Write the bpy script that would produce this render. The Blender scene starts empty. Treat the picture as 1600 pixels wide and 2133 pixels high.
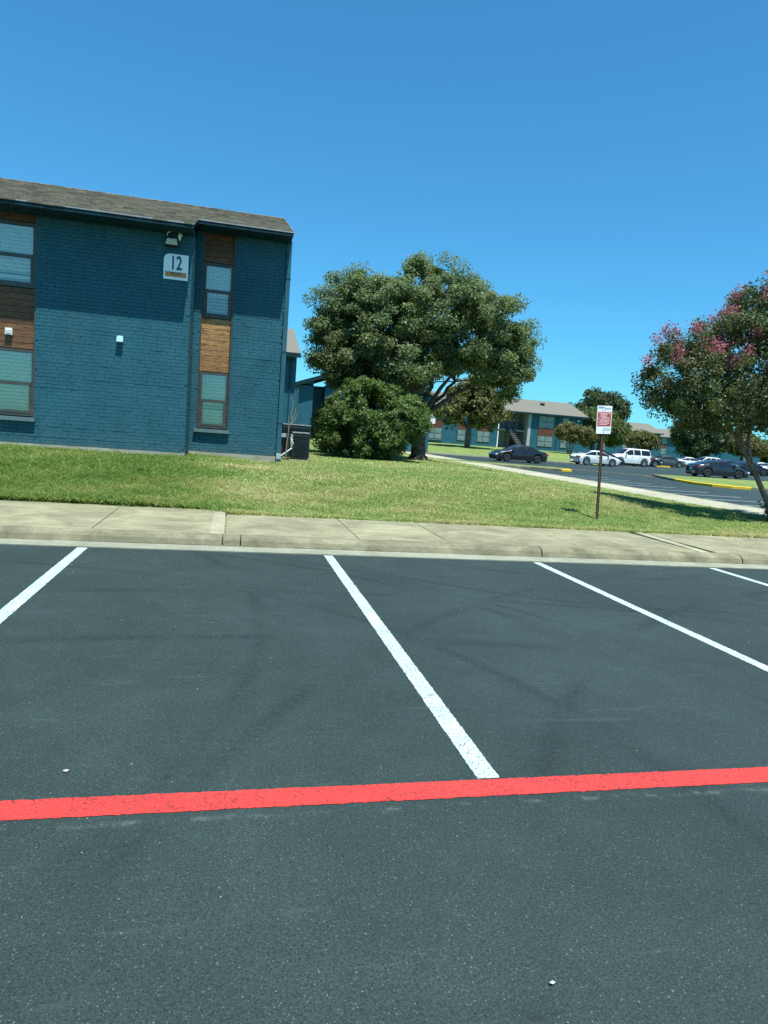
import bpy, math, random
import numpy as np
from mathutils import Vector, Matrix
random.seed(7); RNG = np.random.default_rng(7)
SC = bpy.context.scene
COL = SC.collection
R = math.radians

# ------------------------------------------------------------------ camera
cd = bpy.data.cameras.new('camera'); cam = bpy.data.objects.new('camera', cd); COL.objects.link(cam)
cd.sensor_fit = 'HORIZONTAL'; cd.sensor_width = 36.0; cd.lens = 36.0 * 1410 / 1600
cd.clip_start = 0.05; cd.clip_end = 4000
yaw, pit, rol = R(13.06), R(6.59), R(4.28)
F = Vector((math.sin(yaw)*math.cos(pit), math.cos(yaw)*math.cos(pit), -math.sin(pit)))
rt = Vector((math.cos(yaw), -math.sin(yaw), 0)); up = rt.cross(F)
RT = math.cos(rol)*rt + math.sin(rol)*up; UP = -math.sin(rol)*rt + math.cos(rol)*up
cam.matrix_world = Matrix(((RT.x, UP.x, -F.x, 0), (RT.y, UP.y, -F.y, 0), (RT.z, UP.z, -F.z, 1.55), (0, 0, 0, 1)))
SC.camera = cam
# ------------------------------------------------------------------ sky and sun
SUN = Vector((0.19, -0.63, 1.89)).normalized()
w = bpy.data.worlds.new('World'); SC.world = w; w.use_nodes = True
nt = w.node_tree; nt.nodes.clear()
sky = nt.nodes.new('ShaderNodeTexSky'); sky.sky_type = 'NISHITA'; sky.sun_disc = False
sky.sun_elevation = math.asin(SUN.z); sky.sun_rotation = math.atan2(SUN.x, SUN.y)
sky.air_density = 1.0; sky.dust_density = 0.25; sky.ozone_density = 1.8; sky.altitude = 100
tint = nt.nodes.new('ShaderNodeMixRGB'); tint.blend_type = 'MULTIPLY'; tint.inputs[0].default_value = 1.0
tint.inputs[2].default_value = (0.39, 1.16, 1.54, 1)
bg = nt.nodes.new('ShaderNodeBackground'); bg.inputs[1].default_value = 0.094
wo = nt.nodes.new('ShaderNodeOutputWorld')
gm = nt.nodes.new('ShaderNodeGamma'); gm.inputs[1].default_value = 0.87
nt.links.new(sky.outputs[0], gm.inputs[0]); nt.links.new(gm.outputs[0], tint.inputs[1]); nt.links.new(tint.outputs[0], bg.inputs[0]); nt.links.new(bg.outputs[0], wo.inputs[0])
sl = bpy.data.lights.new('sun', 'SUN'); sl.energy = 5.0; sl.angle = R(0.53); sl.color = (1.0, 0.985, 0.92)
so = bpy.data.objects.new('sun', sl); COL.objects.link(so); so.location = SUN*60
so.rotation_euler = SUN.to_track_quat('Z', 'Y').to_euler()
SC.view_settings.view_transform = 'Standard'; SC.view_settings.look = 'None'
SC.view_settings.exposure = 0.58; SC.view_settings.gamma = 1.0
SC.cycles.use_denoising = False; SC.cycles.max_bounces = 6; SC.cycles.transparent_max_bounces = 6

# ------------------------------------------------------------------ materials
def ramp2(n, l, fac, c0, c1, p0=0.35, p1=0.65):
    r = n.new('ShaderNodeValToRGB'); e = r.color_ramp.elements
    e[0].position, e[1].position = p0, p1; e[0].color = (*c0, 1); e[1].color = (*c1, 1)
    l.new(fac, r.inputs[0]); return r.outputs[0]
def noise(n, l, vec, scale, detail=4, rough=0.6, dist=0.0):
    t = n.new('ShaderNodeTexNoise'); t.inputs['Scale'].default_value = scale; t.inputs['Detail'].default_value = detail
    t.inputs['Roughness'].default_value = rough; t.inputs['Distortion'].default_value = dist
    if vec is not None: l.new(vec, t.inputs['Vector'])
    return t.outputs[0]
def mixc(n, l, fac, a, b, mode='MIX'):
    m = n.new('ShaderNodeMixRGB'); m.blend_type = mode
    for k, v in ((0, fac), (1, a), (2, b)):
        if isinstance(v, (int, float)): m.inputs[k].default_value = v
        elif isinstance(v, tuple): m.inputs[k].default_value = (*v, 1)
        else: l.new(v, m.inputs[k])
    return m.outputs[0]
def math_(n, l, op, a, b=None, clamp=False):
    m = n.new('ShaderNodeMath'); m.operation = op; m.use_clamp = clamp
    for k, v in ((0, a), (1, b)):
        if v is None: continue
        if isinstance(v, (int, float)): m.inputs[k].default_value = v
        else: l.new(v, m.inputs[k])
    return m.outputs[0]
def base_mat(name):
    m = bpy.data.materials.new(name); m.use_nodes = True
    n, l = m.node_tree.nodes, m.node_tree.links
    return m, n, l, n['Principled BSDF']
def bump(n, l, b, height, strength, dist):
    k = n.new('ShaderNodeBump'); k.inputs['Strength'].default_value = strength; k.inputs['Distance'].default_value = dist
    l.new(height, k.inputs['Height']); l.new(k.outputs[0], b.inputs['Normal'])
def pos(n): return n.new('ShaderNodeNewGeometry').outputs['Position']
def scl(n, l, vec, s):
    m = n.new('ShaderNodeMapping'); m.inputs['Scale'].default_value = s; l.new(vec, m.inputs[0]); return m.outputs[0]

def simple(name, c, rough=0.6, metal=0.0, var=0.12, ns=6.0, bmp=0.0, bs=60, bd=0.004, spec=0.5):
    m, n, l, b = base_mat(name); p = pos(n)
    f = noise(n, l, p, ns, 5)
    lo = tuple(x*(1-var) for x in c); hi = tuple(min(1, x*(1+var)) for x in c)
    l.new(ramp2(n, l, f, lo, hi), b.inputs['Base Color'])
    b.inputs['Roughness'].default_value = rough; b.inputs['Metallic'].default_value = metal
    b.inputs['Specular IOR Level'].default_value = spec
    if bmp: bump(n, l, b, noise(n, l, p, bs, 4), bmp, bd)
    return m
MAT = {}
def build_asphalt():
    m, n, l, b = base_mat('sealed_asphalt'); p = pos(n)
    big = noise(n, l, p, 0.55, 5, 0.6, 0.4)
    mid = noise(n, l, p, 3.2, 5, 0.65)
    fine = noise(n, l, p, 115, 4, 0.8)
    grit = noise(n, l, p, 70, 4, 0.75)
    c = ramp2(n, l, big, (0.0165, 0.031, 0.028), (0.026, 0.046, 0.042), 0.3, 0.7)
    c = mixc(n, l, 1.0, c, ramp2(n, l, mid, (0.90, 0.90, 0.90), (1.08, 1.08, 1.08)), 'MULTIPLY')
    c = mixc(n, l, 1.0, c, ramp2(n, l, fine, (0.45, 0.45, 0.45), (1.7, 1.7, 1.7), 0.32, 0.68), 'MULTIPLY')
    vo = n.new('ShaderNodeTexVoronoi'); vo.inputs['Scale'].default_value = 260; l.new(p, vo.inputs['Vector'])
    sep = n.new('ShaderNodeSeparateColor'); l.new(vo.outputs['Color'], sep.inputs[0])
    c = mixc(n, l, 1.0, c, ramp2(n, l, sep.outputs[0], (0.72, 0.72, 0.72), (1.3, 1.3, 1.3), 0, 1), 'MULTIPLY')
    c = mixc(n, l, ramp2(n, l, sep.outputs[1], (0, 0, 0), (0.75, 0.75, 0.75), 0.985, 0.994), c, (0.15, 0.17, 0.155))
    c = mixc(n, l, ramp2(n, l, sep.outputs[2], (0, 0, 0), (0.8, 0.8, 0.8), 0.90, 0.94), c, (0.008, 0.013, 0.013))
    # faint tyre scuffs: arcs and streaks of rubber with their own shape
    sx = n.new('ShaderNodeSeparateXYZ'); l.new(p, sx.inputs[0])
    def arc(cx, cy, r, wd):
        dx = math_(n, l, 'SUBTRACT', sx.outputs[0], cx); dy = math_(n, l, 'SUBTRACT', sx.outputs[1], cy)
        d = math_(n, l, 'SQRT', math_(n, l, 'ADD', math_(n, l, 'MULTIPLY', dx, dx), math_(n, l, 'MULTIPLY', dy, dy)))
        d = math_(n, l, 'ABSOLUTE', math_(n, l, 'SUBTRACT', d, r))
        return math_(n, l, 'SUBTRACT', 1.0, math_(n, l, 'DIVIDE', d, wd), True)
    acc = None
    for a in ((-3.0, 2.2, 5.2, 0.09), (-3.1, 2.3, 6.5, 0.10), (-3.15, 2.35, 6.75, 0.07), (9.5, -2.0, 9.3, 0.11), (9.4, -2.1, 10.7, 0.10), (0.2, -6.0, 10.9, 0.11), (0.4, -6.2, 12.5, 0.10), (7.6, 1.0, 4.4, 0.09), (-6, 5.4, 6.3, 0.10), (5.1, 10.4, 4.6, 0.09), (4.6, 10.9, 3.6, 0.08)):
        k = arc(*a); acc = k if acc is None else math_(n, l, 'MAXIMUM', acc, k)
    brk = ramp2(n, l, noise(n, l, p, 0.8, 5, 0.65), (0, 0, 0), (1, 1, 1), 0.44, 0.56)
    tread = ramp2(n, l, noise(n, l, p, 26, 3, 0.7), (0.25, 0.25, 0.25), (1, 1, 1), 0.4, 0.6)
    f = math_(n, l, 'MULTIPLY', math_(n, l, 'MULTIPLY', acc, brk), tread)
    c = mixc(n, l, math_(n, l, 'MULTIPLY', f, 0.65), c, (0.006, 0.011, 0.011))
    # dried grey wash streaks lying along x
    ws = noise(n, l, scl(n, l, p, (0.9, 6.0, 1)), 1.3, 6, 0.7, 0.6)
    wf = ramp2(n, l, ws, (0, 0, 0), (1, 1, 1), 0.60, 0.74)
    c = mixc(n, l, math_(n, l, 'MULTIPLY', wf, 0.35), c, (0.075, 0.10, 0.095))
    blot = ramp2(n, l, noise(n, l, p, 1.9, 6, 0.7, 1.0), (0, 0, 0), (1, 1, 1), 0.70, 0.74)
    c = mixc(n, l, math_(n, l, 'MULTIPLY', math_(n, l, 'MULTIPLY', blot, tread), 0.7), c, (0.010, 0.016, 0.016))
    # a dusty streak left along the red line
    yb_ = math_(n, l, 'ABSOLUTE', math_(n, l, 'SUBTRACT', sx.outputs[1], math_(n, l, 'ADD', 2.545, math_(n, l, 'MULTIPLY', noise(n, l, p, 0.9, 2), 0.05))))
    st = math_(n, l, 'SUBTRACT', 1.0, math_(n, l, 'DIVIDE', yb_, 0.028), True)
    st = math_(n, l, 'MULTIPLY', st, ramp2(n, l, noise(n, l, p, 6, 6, 0.8), (0, 0, 0), (0.8, 0.8, 0.8), 0.5, 0.7))
    c = mixc(n, l, st, c, (0.13, 0.15, 0.14))
    l.new(c, b.inputs['Base Color'])
    b.inputs['Roughness'].default_value = 0.72; b.inputs['Specular IOR Level'].default_value = 0.35
    hgt = mixc(n, l, 0.5, fine, grit)
    bump(n, l, b, hgt, 0.4, 0.005)
    return m
MAT['asphalt'] = build_asphalt()
def build_paint(name, c, wear_lo=0.60, wear_hi=0.70):
    m, n, l, b = base_mat(name); p = pos(n)
    f = noise(n, l, p, 80, 5, 0.85); g = noise(n, l, p, 3.5, 5, 0.7)
    vo = n.new('ShaderNodeTexVoronoi'); vo.inputs['Scale'].default_value = 135; l.new(p, vo.inputs['Vector'])
    sep = n.new('ShaderNodeSeparateColor'); l.new(vo.outputs['Color'], sep.inputs[0])
    k = math_(n, l, 'ADD', sep.outputs[0], math_(n, l, 'MULTIPLY', math_(n, l, 'SUBTRACT', g, 0.5), 1.1))
    col = mixc(n, l, ramp2(n, l, k, (0, 0, 0), (0.85, 0.85, 0.85), wear_lo, wear_hi), c, tuple(x*0.16+0.016 for x in c))
    col = mixc(n, l, 1.0, col, ramp2(n, l, sep.outputs[1], (0.84, 0.84, 0.84), (1.08, 1.08, 1.08), 0, 1), 'MULTIPLY')
    col = mixc(n, l, 1.0, col, ramp2(n, l, noise(n, l, p, 2.3, 4), (0.93, 0.93, 0.93), (1.04, 1.04, 1.04)), 'MULTIPLY')
    l.new(col, b.inputs['Base Color']); b.inputs['Roughness'].default_value = 0.75
    bump(n, l, b, f, 0.4, 0.004); return m
MAT['white_paint'] = build_paint('white_road_paint', (0.47, 0.62, 0.59), 0.62, 0.92)
MAT['red_paint'] = build_paint('red_road_paint', (0.70, 0.040, 0.032), 0.68, 0.94)
MAT['yellow_paint'] = build_paint('yellow_road_paint', (0.70, 0.46, 0.015), 0.95, 1.1)
def build_concrete(name, c, dirt=0.45):
    m, n, l, b = base_mat(name); p = pos(n)
    a = noise(n, l, p, 1.3, 7, 0.7, 0.5); f = noise(n, l, p, 90, 4, 0.7); s = noise(n, l, scl(n, l, p, (1, 3, 1)), 4.5, 6, 0.7)
    lo = tuple(x*(1-dirt) for x in c); hi = tuple(x*1.12 for x in c)
    col = ramp2(n, l, a, lo, hi, 0.28, 0.62)
    col = mixc(n, l, 1.0, col, ramp2(n, l, s, (0.80, 0.79, 0.74), (1.08, 1.08, 1.08)), 'MULTIPLY')
    col = mixc(n, l, 1.0, col, ramp2(n, l, f, (0.8, 0.8, 0.8), (1.15, 1.15, 1.15)), 'MULTIPLY')
    ob = n.new('ShaderNodeObjectInfo').outputs['Random']
    col = mixc(n, l, 1.0, col, ramp2(n, l, ob, (0.93, 0.93, 0.92), (1.06, 1.06, 1.06), 0, 1), 'MULTIPLY')
    l.new(col, b.inputs['Base Color']); b.inputs['Roughness'].default_value = 0.88
    b.inputs['Specular IOR Level'].default_value = 0.25
    bump(n, l, b, f, 0.45, 0.004); return m
MAT['concrete'] = build_concrete('weathered_concrete', (0.29, 0.285, 0.18), 0.45)
MAT['kerb'] = build_concrete('kerb_concrete', (0.235, 0.225, 0.145), 0.62)
MAT['gutter'] = build_concrete('gutter_concrete', (0.29, 0.305, 0.235), 0.32)
MAT['pale_concrete'] = build_concrete('pale_concrete', (0.41, 0.40, 0.30), 0.25)
MAT['patch_concrete'] = build_concrete('patch_concrete', (0.36, 0.35, 0.24), 0.38)
MAT['grey_concrete'] = build_concrete('foundation_concrete', (0.36, 0.355, 0.29), 0.3)

def build_blue(name, c):
    m, n, l, b = base_mat(name); p = pos(n)
    a = noise(n, l, p, 1.6, 6, 0.65); f = noise(n, l, scl(n, l, p, (1, 1, 3)), 24, 4, 0.7)
    col = ramp2(n, l, a, tuple(x*0.86 for x in c), tuple(x*1.12 for x in c), 0.3, 0.7)
    col = mixc(n, l, 1.0, col, ramp2(n, l, f, (0.85, 0.85, 0.85), (1.16, 1.16, 1.16), 0.3, 0.7), 'MULTIPLY')
    fd_ = noise(n, l, scl(n, l, p, (1.4, 1.4, 0.35)), 1.7, 7, 0.75, 0.6)
    col = mixc(n, l, ramp2(n, l, fd_, (0, 0, 0), (0.28, 0.28, 0.28), 0.48, 0.75), col, tuple(x*0.8+0.06 for x in c))
    sz_ = n.new('ShaderNodeSeparateXYZ'); l.new(p, sz_.inputs[0])
    low = math_(n, l, 'SUBTRACT', 1.0, math_(n, l, 'DIVIDE', math_(n, l, 'SUBTRACT', sz_.outputs[2], 0.75), 0.45), True)
    sp_ = ramp2(n, l, noise(n, l, p, 5, 6, 0.8), (0, 0, 0), (0.55, 0.55, 0.55), 0.42, 0.7)
    col = mixc(n, l, math_(n, l, 'MULTIPLY', low, sp_), col, (0.13, 0.14, 0.10))
    l.new(col, b.inputs['Base Color']); b.inputs['Roughness'].default_value = 0.5
    b.inputs['Specular IOR Level'].default_value = 0.12
    bump(n, l, b, noise(n, l, p, 55, 4, 0.7), 0.5, 0.006); return m
MAT['blue'] = build_blue('blue_painted_brick', (0.026, 0.112, 0.150))
MAT['blue_trim'] = build_blue('blue_painted_trim', (0.015, 0.060, 0.090))
MAT['blue_far'] = build_blue('blue_painted_wall', (0.024, 0.108, 0.150))
MAT['fascia'] = simple('dark_fascia', (0.009, 0.034, 0.044), 0.7, var=0.2, spec=0.1)
MAT['drip'] = simple('grey_metal_edge', (0.30, 0.31, 0.29), 0.5, 0.3)
def build_shingle(name, c0, c1, c2):
    m, n, l, b = base_mat(name); p = pos(n)
    g = n.new('ShaderNodeNewGeometry').outputs['Random Per Island']
    col = ramp2(n, l, g, c0, c1, 0.0, 1.0)
    col = mixc(n, l, ramp2(n, l, noise(n, l, p, 2.2, 6, 0.7), (0, 0, 0), (0.7, 0.7, 0.7)), col, c2)
    f = noise(n, l, p, 160, 3, 0.8)
    col = mixc(n, l, 1.0, col, ramp2(n, l, f, (0.62, 0.62, 0.62), (1.35, 1.35, 1.35)), 'MULTIPLY')
    l.new(col, b.inputs['Base Color']); b.inputs['Roughness'].default_value = 0.9
    b.inputs['Specular IOR Level'].default_value = 0.2
    bump(n, l, b, f, 0.5, 0.005); return m
MAT['shingle'] = build_shingle('asphalt_shingle', (0.075, 0.072, 0.054), (0.24, 0.225, 0.165), (0.15, 0.14, 0.105))
MAT['shingle_far'] = build_shingle('far_shingle', (0.14, 0.14, 0.11), (0.19, 0.185, 0.15), (0.165, 0.16, 0.13))
def build_wood(name, c0, c1, c2):
    m, n, l, b = base_mat(name)
    tc = n.new('ShaderNodeTexCoord').outputs['Object']
    ob = n.new('ShaderNodeObjectInfo').outputs['Random']
    cb = n.new('ShaderNodeCombineXYZ'); l.new(math_(n, l, 'MULTIPLY', ob, 37.0), cb.inputs[2])
    va = n.new('ShaderNodeVectorMath'); va.operation = 'ADD'; l.new(tc, va.inputs[0]); l.new(cb.outputs[0], va.inputs[1])
    g = noise(n, l, scl(n, l, va.outputs[0], (1.6, 1, 22)), 2.6, 6, 0.65, 1.4)
    k = noise(n, l, scl(n, l, va.outputs[0], (2.2, 1, 9)), 2.3, 3, 0.6, 0.8)
    col = ramp2(n, l, g, c0, c1, 0.32, 0.66)
    col = mixc(n, l, ramp2(n, l, k, (0, 0, 0), (1, 1, 1), 0.52, 0.68), col, c2)
    col = mixc(n, l, 1.0, col, ramp2(n, l, ob, (0.72, 0.70, 0.68), (1.2, 1.2, 1.2), 0, 1), 'MULTIPLY')
    l.new(col, b.inputs['Base Color']); b.inputs['Roughness'].default_value = 0.62
    bump(n, l, b, g, 0.4, 0.004); return m
MAT['wood'] = build_wood('weathered_cedar', (0.16, 0.07, 0.022), (0.52, 0.30, 0.11), (0.06, 0.028, 0.012))
MAT['wood_brown'] = build_wood('stained_cedar', (0.10, 0.045, 0.016), (0.20, 0.095, 0.034), (0.05, 0.024, 0.011))
MAT['frame'] = simple('bronze_window_frame', (0.085, 0.082, 0.072), 0.45, 0.4, var=0.15)
MAT['sill'] = simple('painted_sill', (0.10, 0.17, 0.18), 0.5)
MAT['blind'] = simple('blind_slat', (0.93, 0.90, 0.80), 0.5, var=0.05)
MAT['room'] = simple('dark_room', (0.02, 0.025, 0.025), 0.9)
MAT['white'] = simple('white_plastic', (0.78, 0.80, 0.78), 0.45, var=0.04)
MAT['cream'] = simple('cream_diffuser', (0.72, 0.69, 0.52), 0.4, var=0.05)
MAT['sign_white'] = simple('sign_face', (0.82, 0.86, 0.87), 0.35, var=0.02)
MAT['sign_blue'] = simple('sign_blue_print', (0.01, 0.085, 0.15), 0.5, var=0.05)
MAT['sign_orange'] = simple('sign_orange_band', (0.50, 0.22, 0.06), 0.5, var=0.08)
MAT['print_dark'] = simple('dark_print', (0.06, 0.05, 0.05), 0.6)
MAT['print_teal'] = simple('faded_teal_print', (0.16, 0.34, 0.36), 0.6)
MAT['sign_red'] = simple('red_print', (0.46, 0.045, 0.05), 0.5, var=0.1)
MAT['pink_print'] = simple('pale_print', (0.82, 0.62, 0.60), 0.5, var=0.05)
MAT['post'] = simple('rusty_post', (0.115, 0.062, 0.036), 0.75, 0.2, var=0.35, ns=25)
MAT['ac_dark'] = simple('dark_green_grey_metal', (0.030, 0.042, 0.042), 0.5, 0.4, var=0.2)
MAT['ac_light'] = simple('dusty_metal', (0.36, 0.40, 0.38), 0.5, 0.3, var=0.25, ns=12)
MAT['copper'] = simple('old_copper', (0.20, 0.08, 0.045), 0.5, 0.6)
MAT['pipe_white'] = simple('white_pipe', (0.75, 0.74, 0.68), 0.5)
MAT['bark'] = simple('bark', (0.105, 0.088, 0.068), 0.9, var=0.4, ns=9, bmp=0.9, bs=26, bd=0.03, spec=0.2)
MAT['bark_pale'] = simple('smooth_bark', (0.20, 0.145, 0.105), 0.8, var=0.35, ns=8, bmp=0.4, bs=30, bd=0.01, spec=0.2)
MAT['twig'] = simple('dry_twig', (0.30, 0.25, 0.21), 0.9, var=0.3)
MAT['soil'] = simple('soil_and_thatch', (0.15, 0.165, 0.065), 0.95, var=0.5, ns=9, bmp=0.8, bs=40, bd=0.03, spec=0.1)
MAT['tyre'] = simple('tyre_rubber', (0.018, 0.018, 0.019), 0.85)
MAT['rim'] = simple('alloy', (0.50, 0.52, 0.52), 0.3, 0.9)
MAT['steel_dark'] = simple('dark_alloy', (0.12, 0.12, 0.12), 0.35, 0.8)
MAT['taillight'] = simple('red_lens', (0.30, 0.015, 0.015), 0.2)
MAT['headlight'] = simple('clear_lens', (0.65, 0.68, 0.68), 0.12)
MAT['black_trim'] = simple('black_trim', (0.014, 0.014, 0.015), 0.6)
MAT['stucco'] = simple('grey_stucco', (0.34, 0.36, 0.36), 0.8, var=0.1)
MAT['dark_metal'] = simple('dark_railing', (0.03, 0.032, 0.033), 0.5, 0.4)
MAT['brown_door'] = simple('brown_door', (0.16, 0.055, 0.03), 0.55)
MAT['flake'] = simple('pale_flake', (0.40, 0.41, 0.36), 0.9, var=0.5, ns=30)
def build_glass(name, c, rough=0.03):
    m, n, l, b = base_mat(name)
    tr = n.new('ShaderNodeBsdfTransparent'); tr.inputs[0].default_value = (*c, 1)
    gl = n.new('ShaderNodeBsdfGlossy'); gl.inputs['Roughness'].default_value = rough; gl.inputs[0].default_value = (0.9, 0.95, 0.95, 1)
    fr = n.new('ShaderNodeFresnel'); fr.inputs[0].default_value = 1.55
    mx = n.new('ShaderNodeMixShader'); l.new(math_(n, l, 'ADD', fr.outputs[0], 0.06), mx.inputs[0])
    l.new(tr.outputs[0], mx.inputs[1]); l.new(gl.outputs[0], mx.inputs[2])
    l.new(mx.outputs[0], n['Material Output'].inputs[0]); return m
MAT['pane'] = build_glass('window_glass', (0.95, 0.97, 0.92))
MAT['pane_far'] = simple('far_window_glass', (0.15, 0.22, 0.21), 0.15, var=0.2, ns=2)
MAT['carglass'] = simple('car_glass', (0.012, 0.016, 0.018), 0.06, var=0.1)
def car_paint(name, c, metal=0.3):
    m, n, l, b = base_mat(name)
    f = noise(n, l, pos(n), 3, 3)
    l.new(ramp2(n, l, f, tuple(x*0.92 for x in c), tuple(x*1.05 for x in c)), b.inputs['Base Color'])
    b.inputs['Roughness'].default_value = 0.34; b.inputs['Metallic'].default_value = metal
    b.inputs['Coat Weight'].default_value = 0.8; b.inputs['Coat Roughness'].default_value = 0.06
    return m
def leaf_mat(name, c0, c1, c2=None, trans=0.3, rough=0.42):
    m, n, l, b = base_mat(name)
    g = n.new('ShaderNodeNewGeometry'); rnd = g.outputs['Random Per Island']
    col = ramp2(n, l, rnd, c0, c1, 0.0, 1.0)
    if c2: col = mixc(n, l, ramp2(n, l, noise(n, l, g.outputs['Position'], 0.8, 4), (0, 0, 0), (0.8, 0.8, 0.8), 0.42, 0.68), col, c2)
    l.new(col, b.inputs['Base Color']); b.inputs['Roughness'].default_value = rough
    b.inputs['Specular IOR Level'].default_value = 0.28
    tl = n.new('ShaderNodeBsdfTranslucent'); l.new(mixc(n, l, 1.0, col, (1.3, 1.35, 0.7), 'MULTIPLY'), tl.inputs[0])
    mx = n.new('ShaderNodeMixShader'); mx.inputs[0].default_value = trans
    l.new(b.outputs[0], mx.inputs[1]); l.new(tl.outputs[0], mx.inputs[2])
    l.new(mx.outputs[0], n['Material Output'].inputs[0]); return m
MAT['oak_leaf'] = leaf_mat('elm_leaf', (0.080, 0.125, 0.050), (0.220, 0.285, 0.125), (0.160, 0.205, 0.090), 0.40, 0.45)
MAT['bush_leaf'] = leaf_mat('hedge_leaf', (0.048, 0.095, 0.026), (0.165, 0.245, 0.068), (0.105, 0.165, 0.045), 0.32, 0.42)
MAT['myrtle_leaf'] = leaf_mat('myrtle_leaf', (0.048, 0.090, 0.034), (0.145, 0.185, 0.070), (0.095, 0.092, 0.045), 0.32, 0.45)
MAT['flower'] = leaf_mat('pink_blossom', (0.28, 0.070, 0.11), (0.44, 0.18, 0.23), None, 0.3, 0.6)
MAT['olive_leaf'] = leaf_mat('olive_tree_leaf', (0.080, 0.092, 0.028), (0.190, 0.185, 0.060), (0.130, 0.115, 0.045), 0.32, 0.55)
MAT['dark_leaf'] = leaf_mat('dark_tree_leaf', (0.035, 0.062, 0.026), (0.095, 0.130, 0.052), (0.065, 0.092, 0.038), 0.3, 0.55)
MAT['mid_leaf'] = leaf_mat('green_tree_leaf', (0.060, 0.098, 0.030), (0.145, 0.185, 0.055), (0.105, 0.140, 0.045), 0.32, 0.55)
def build_grass():
    m, n, l, b = base_mat('grass_blade')
    at = n.new('ShaderNodeAttribute'); at.attribute_name = 'dry'
    r = n.new('ShaderNodeValToRGB'); e = r.color_ramp.elements
    e[0].position = 0.0; e[0].color = (0.19, 0.335, 0.088, 1); e[1].position = 1.0; e[1].color = (0.70, 0.64, 0.36, 1)
    k = e.new(0.35); k.color = (0.285, 0.445, 0.115, 1); k = e.new(0.62); k.color = (0.46, 0.54, 0.20, 1)
    l.new(at.outputs['Fac'], r.inputs[0]); col = r.outputs[0]
    l.new(col, b.inputs['Base Color']); b.inputs['Roughness'].default_value = 0.5; b.inputs['Specular IOR Level'].default_value = 0.3
    tl = n.new('ShaderNodeBsdfTranslucent'); l.new(col, tl.inputs[0])
    mx = n.new('ShaderNodeMixShader'); mx.inputs[0].default_value = 0.4
    l.new(b.outputs[0], mx.inputs[1]); l.new(tl.outputs[0], mx.inputs[2]); l.new(mx.outputs[0], n['Material Output'].inputs[0])
    return m
MAT['grass'] = build_grass()
def build_far_turf():
    m, n, l, b = base_mat('far_turf'); p = pos(n)
    c = ramp2(n, l, noise(n, l, p, 0.35, 6, 0.7), (0.115, 0.19, 0.05), (0.24, 0.30, 0.095), 0.3, 0.7)
    c = mixc(n, l, 1.0, c, ramp2(n, l, noise(n, l, p, 14, 4, 0.8), (0.6, 0.6, 0.6), (1.35, 1.35, 1.35)), 'MULTIPLY')
    l.new(c, b.inputs['Base Color']); b.inputs['Roughness'].default_value = 0.9; b.inputs['Specular IOR Level'].default_value = 0.1
    bump(n, l, b, noise(n, l, p, 18, 4), 1.0, 0.05); return m
MAT['turf'] = build_far_turf()

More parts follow.
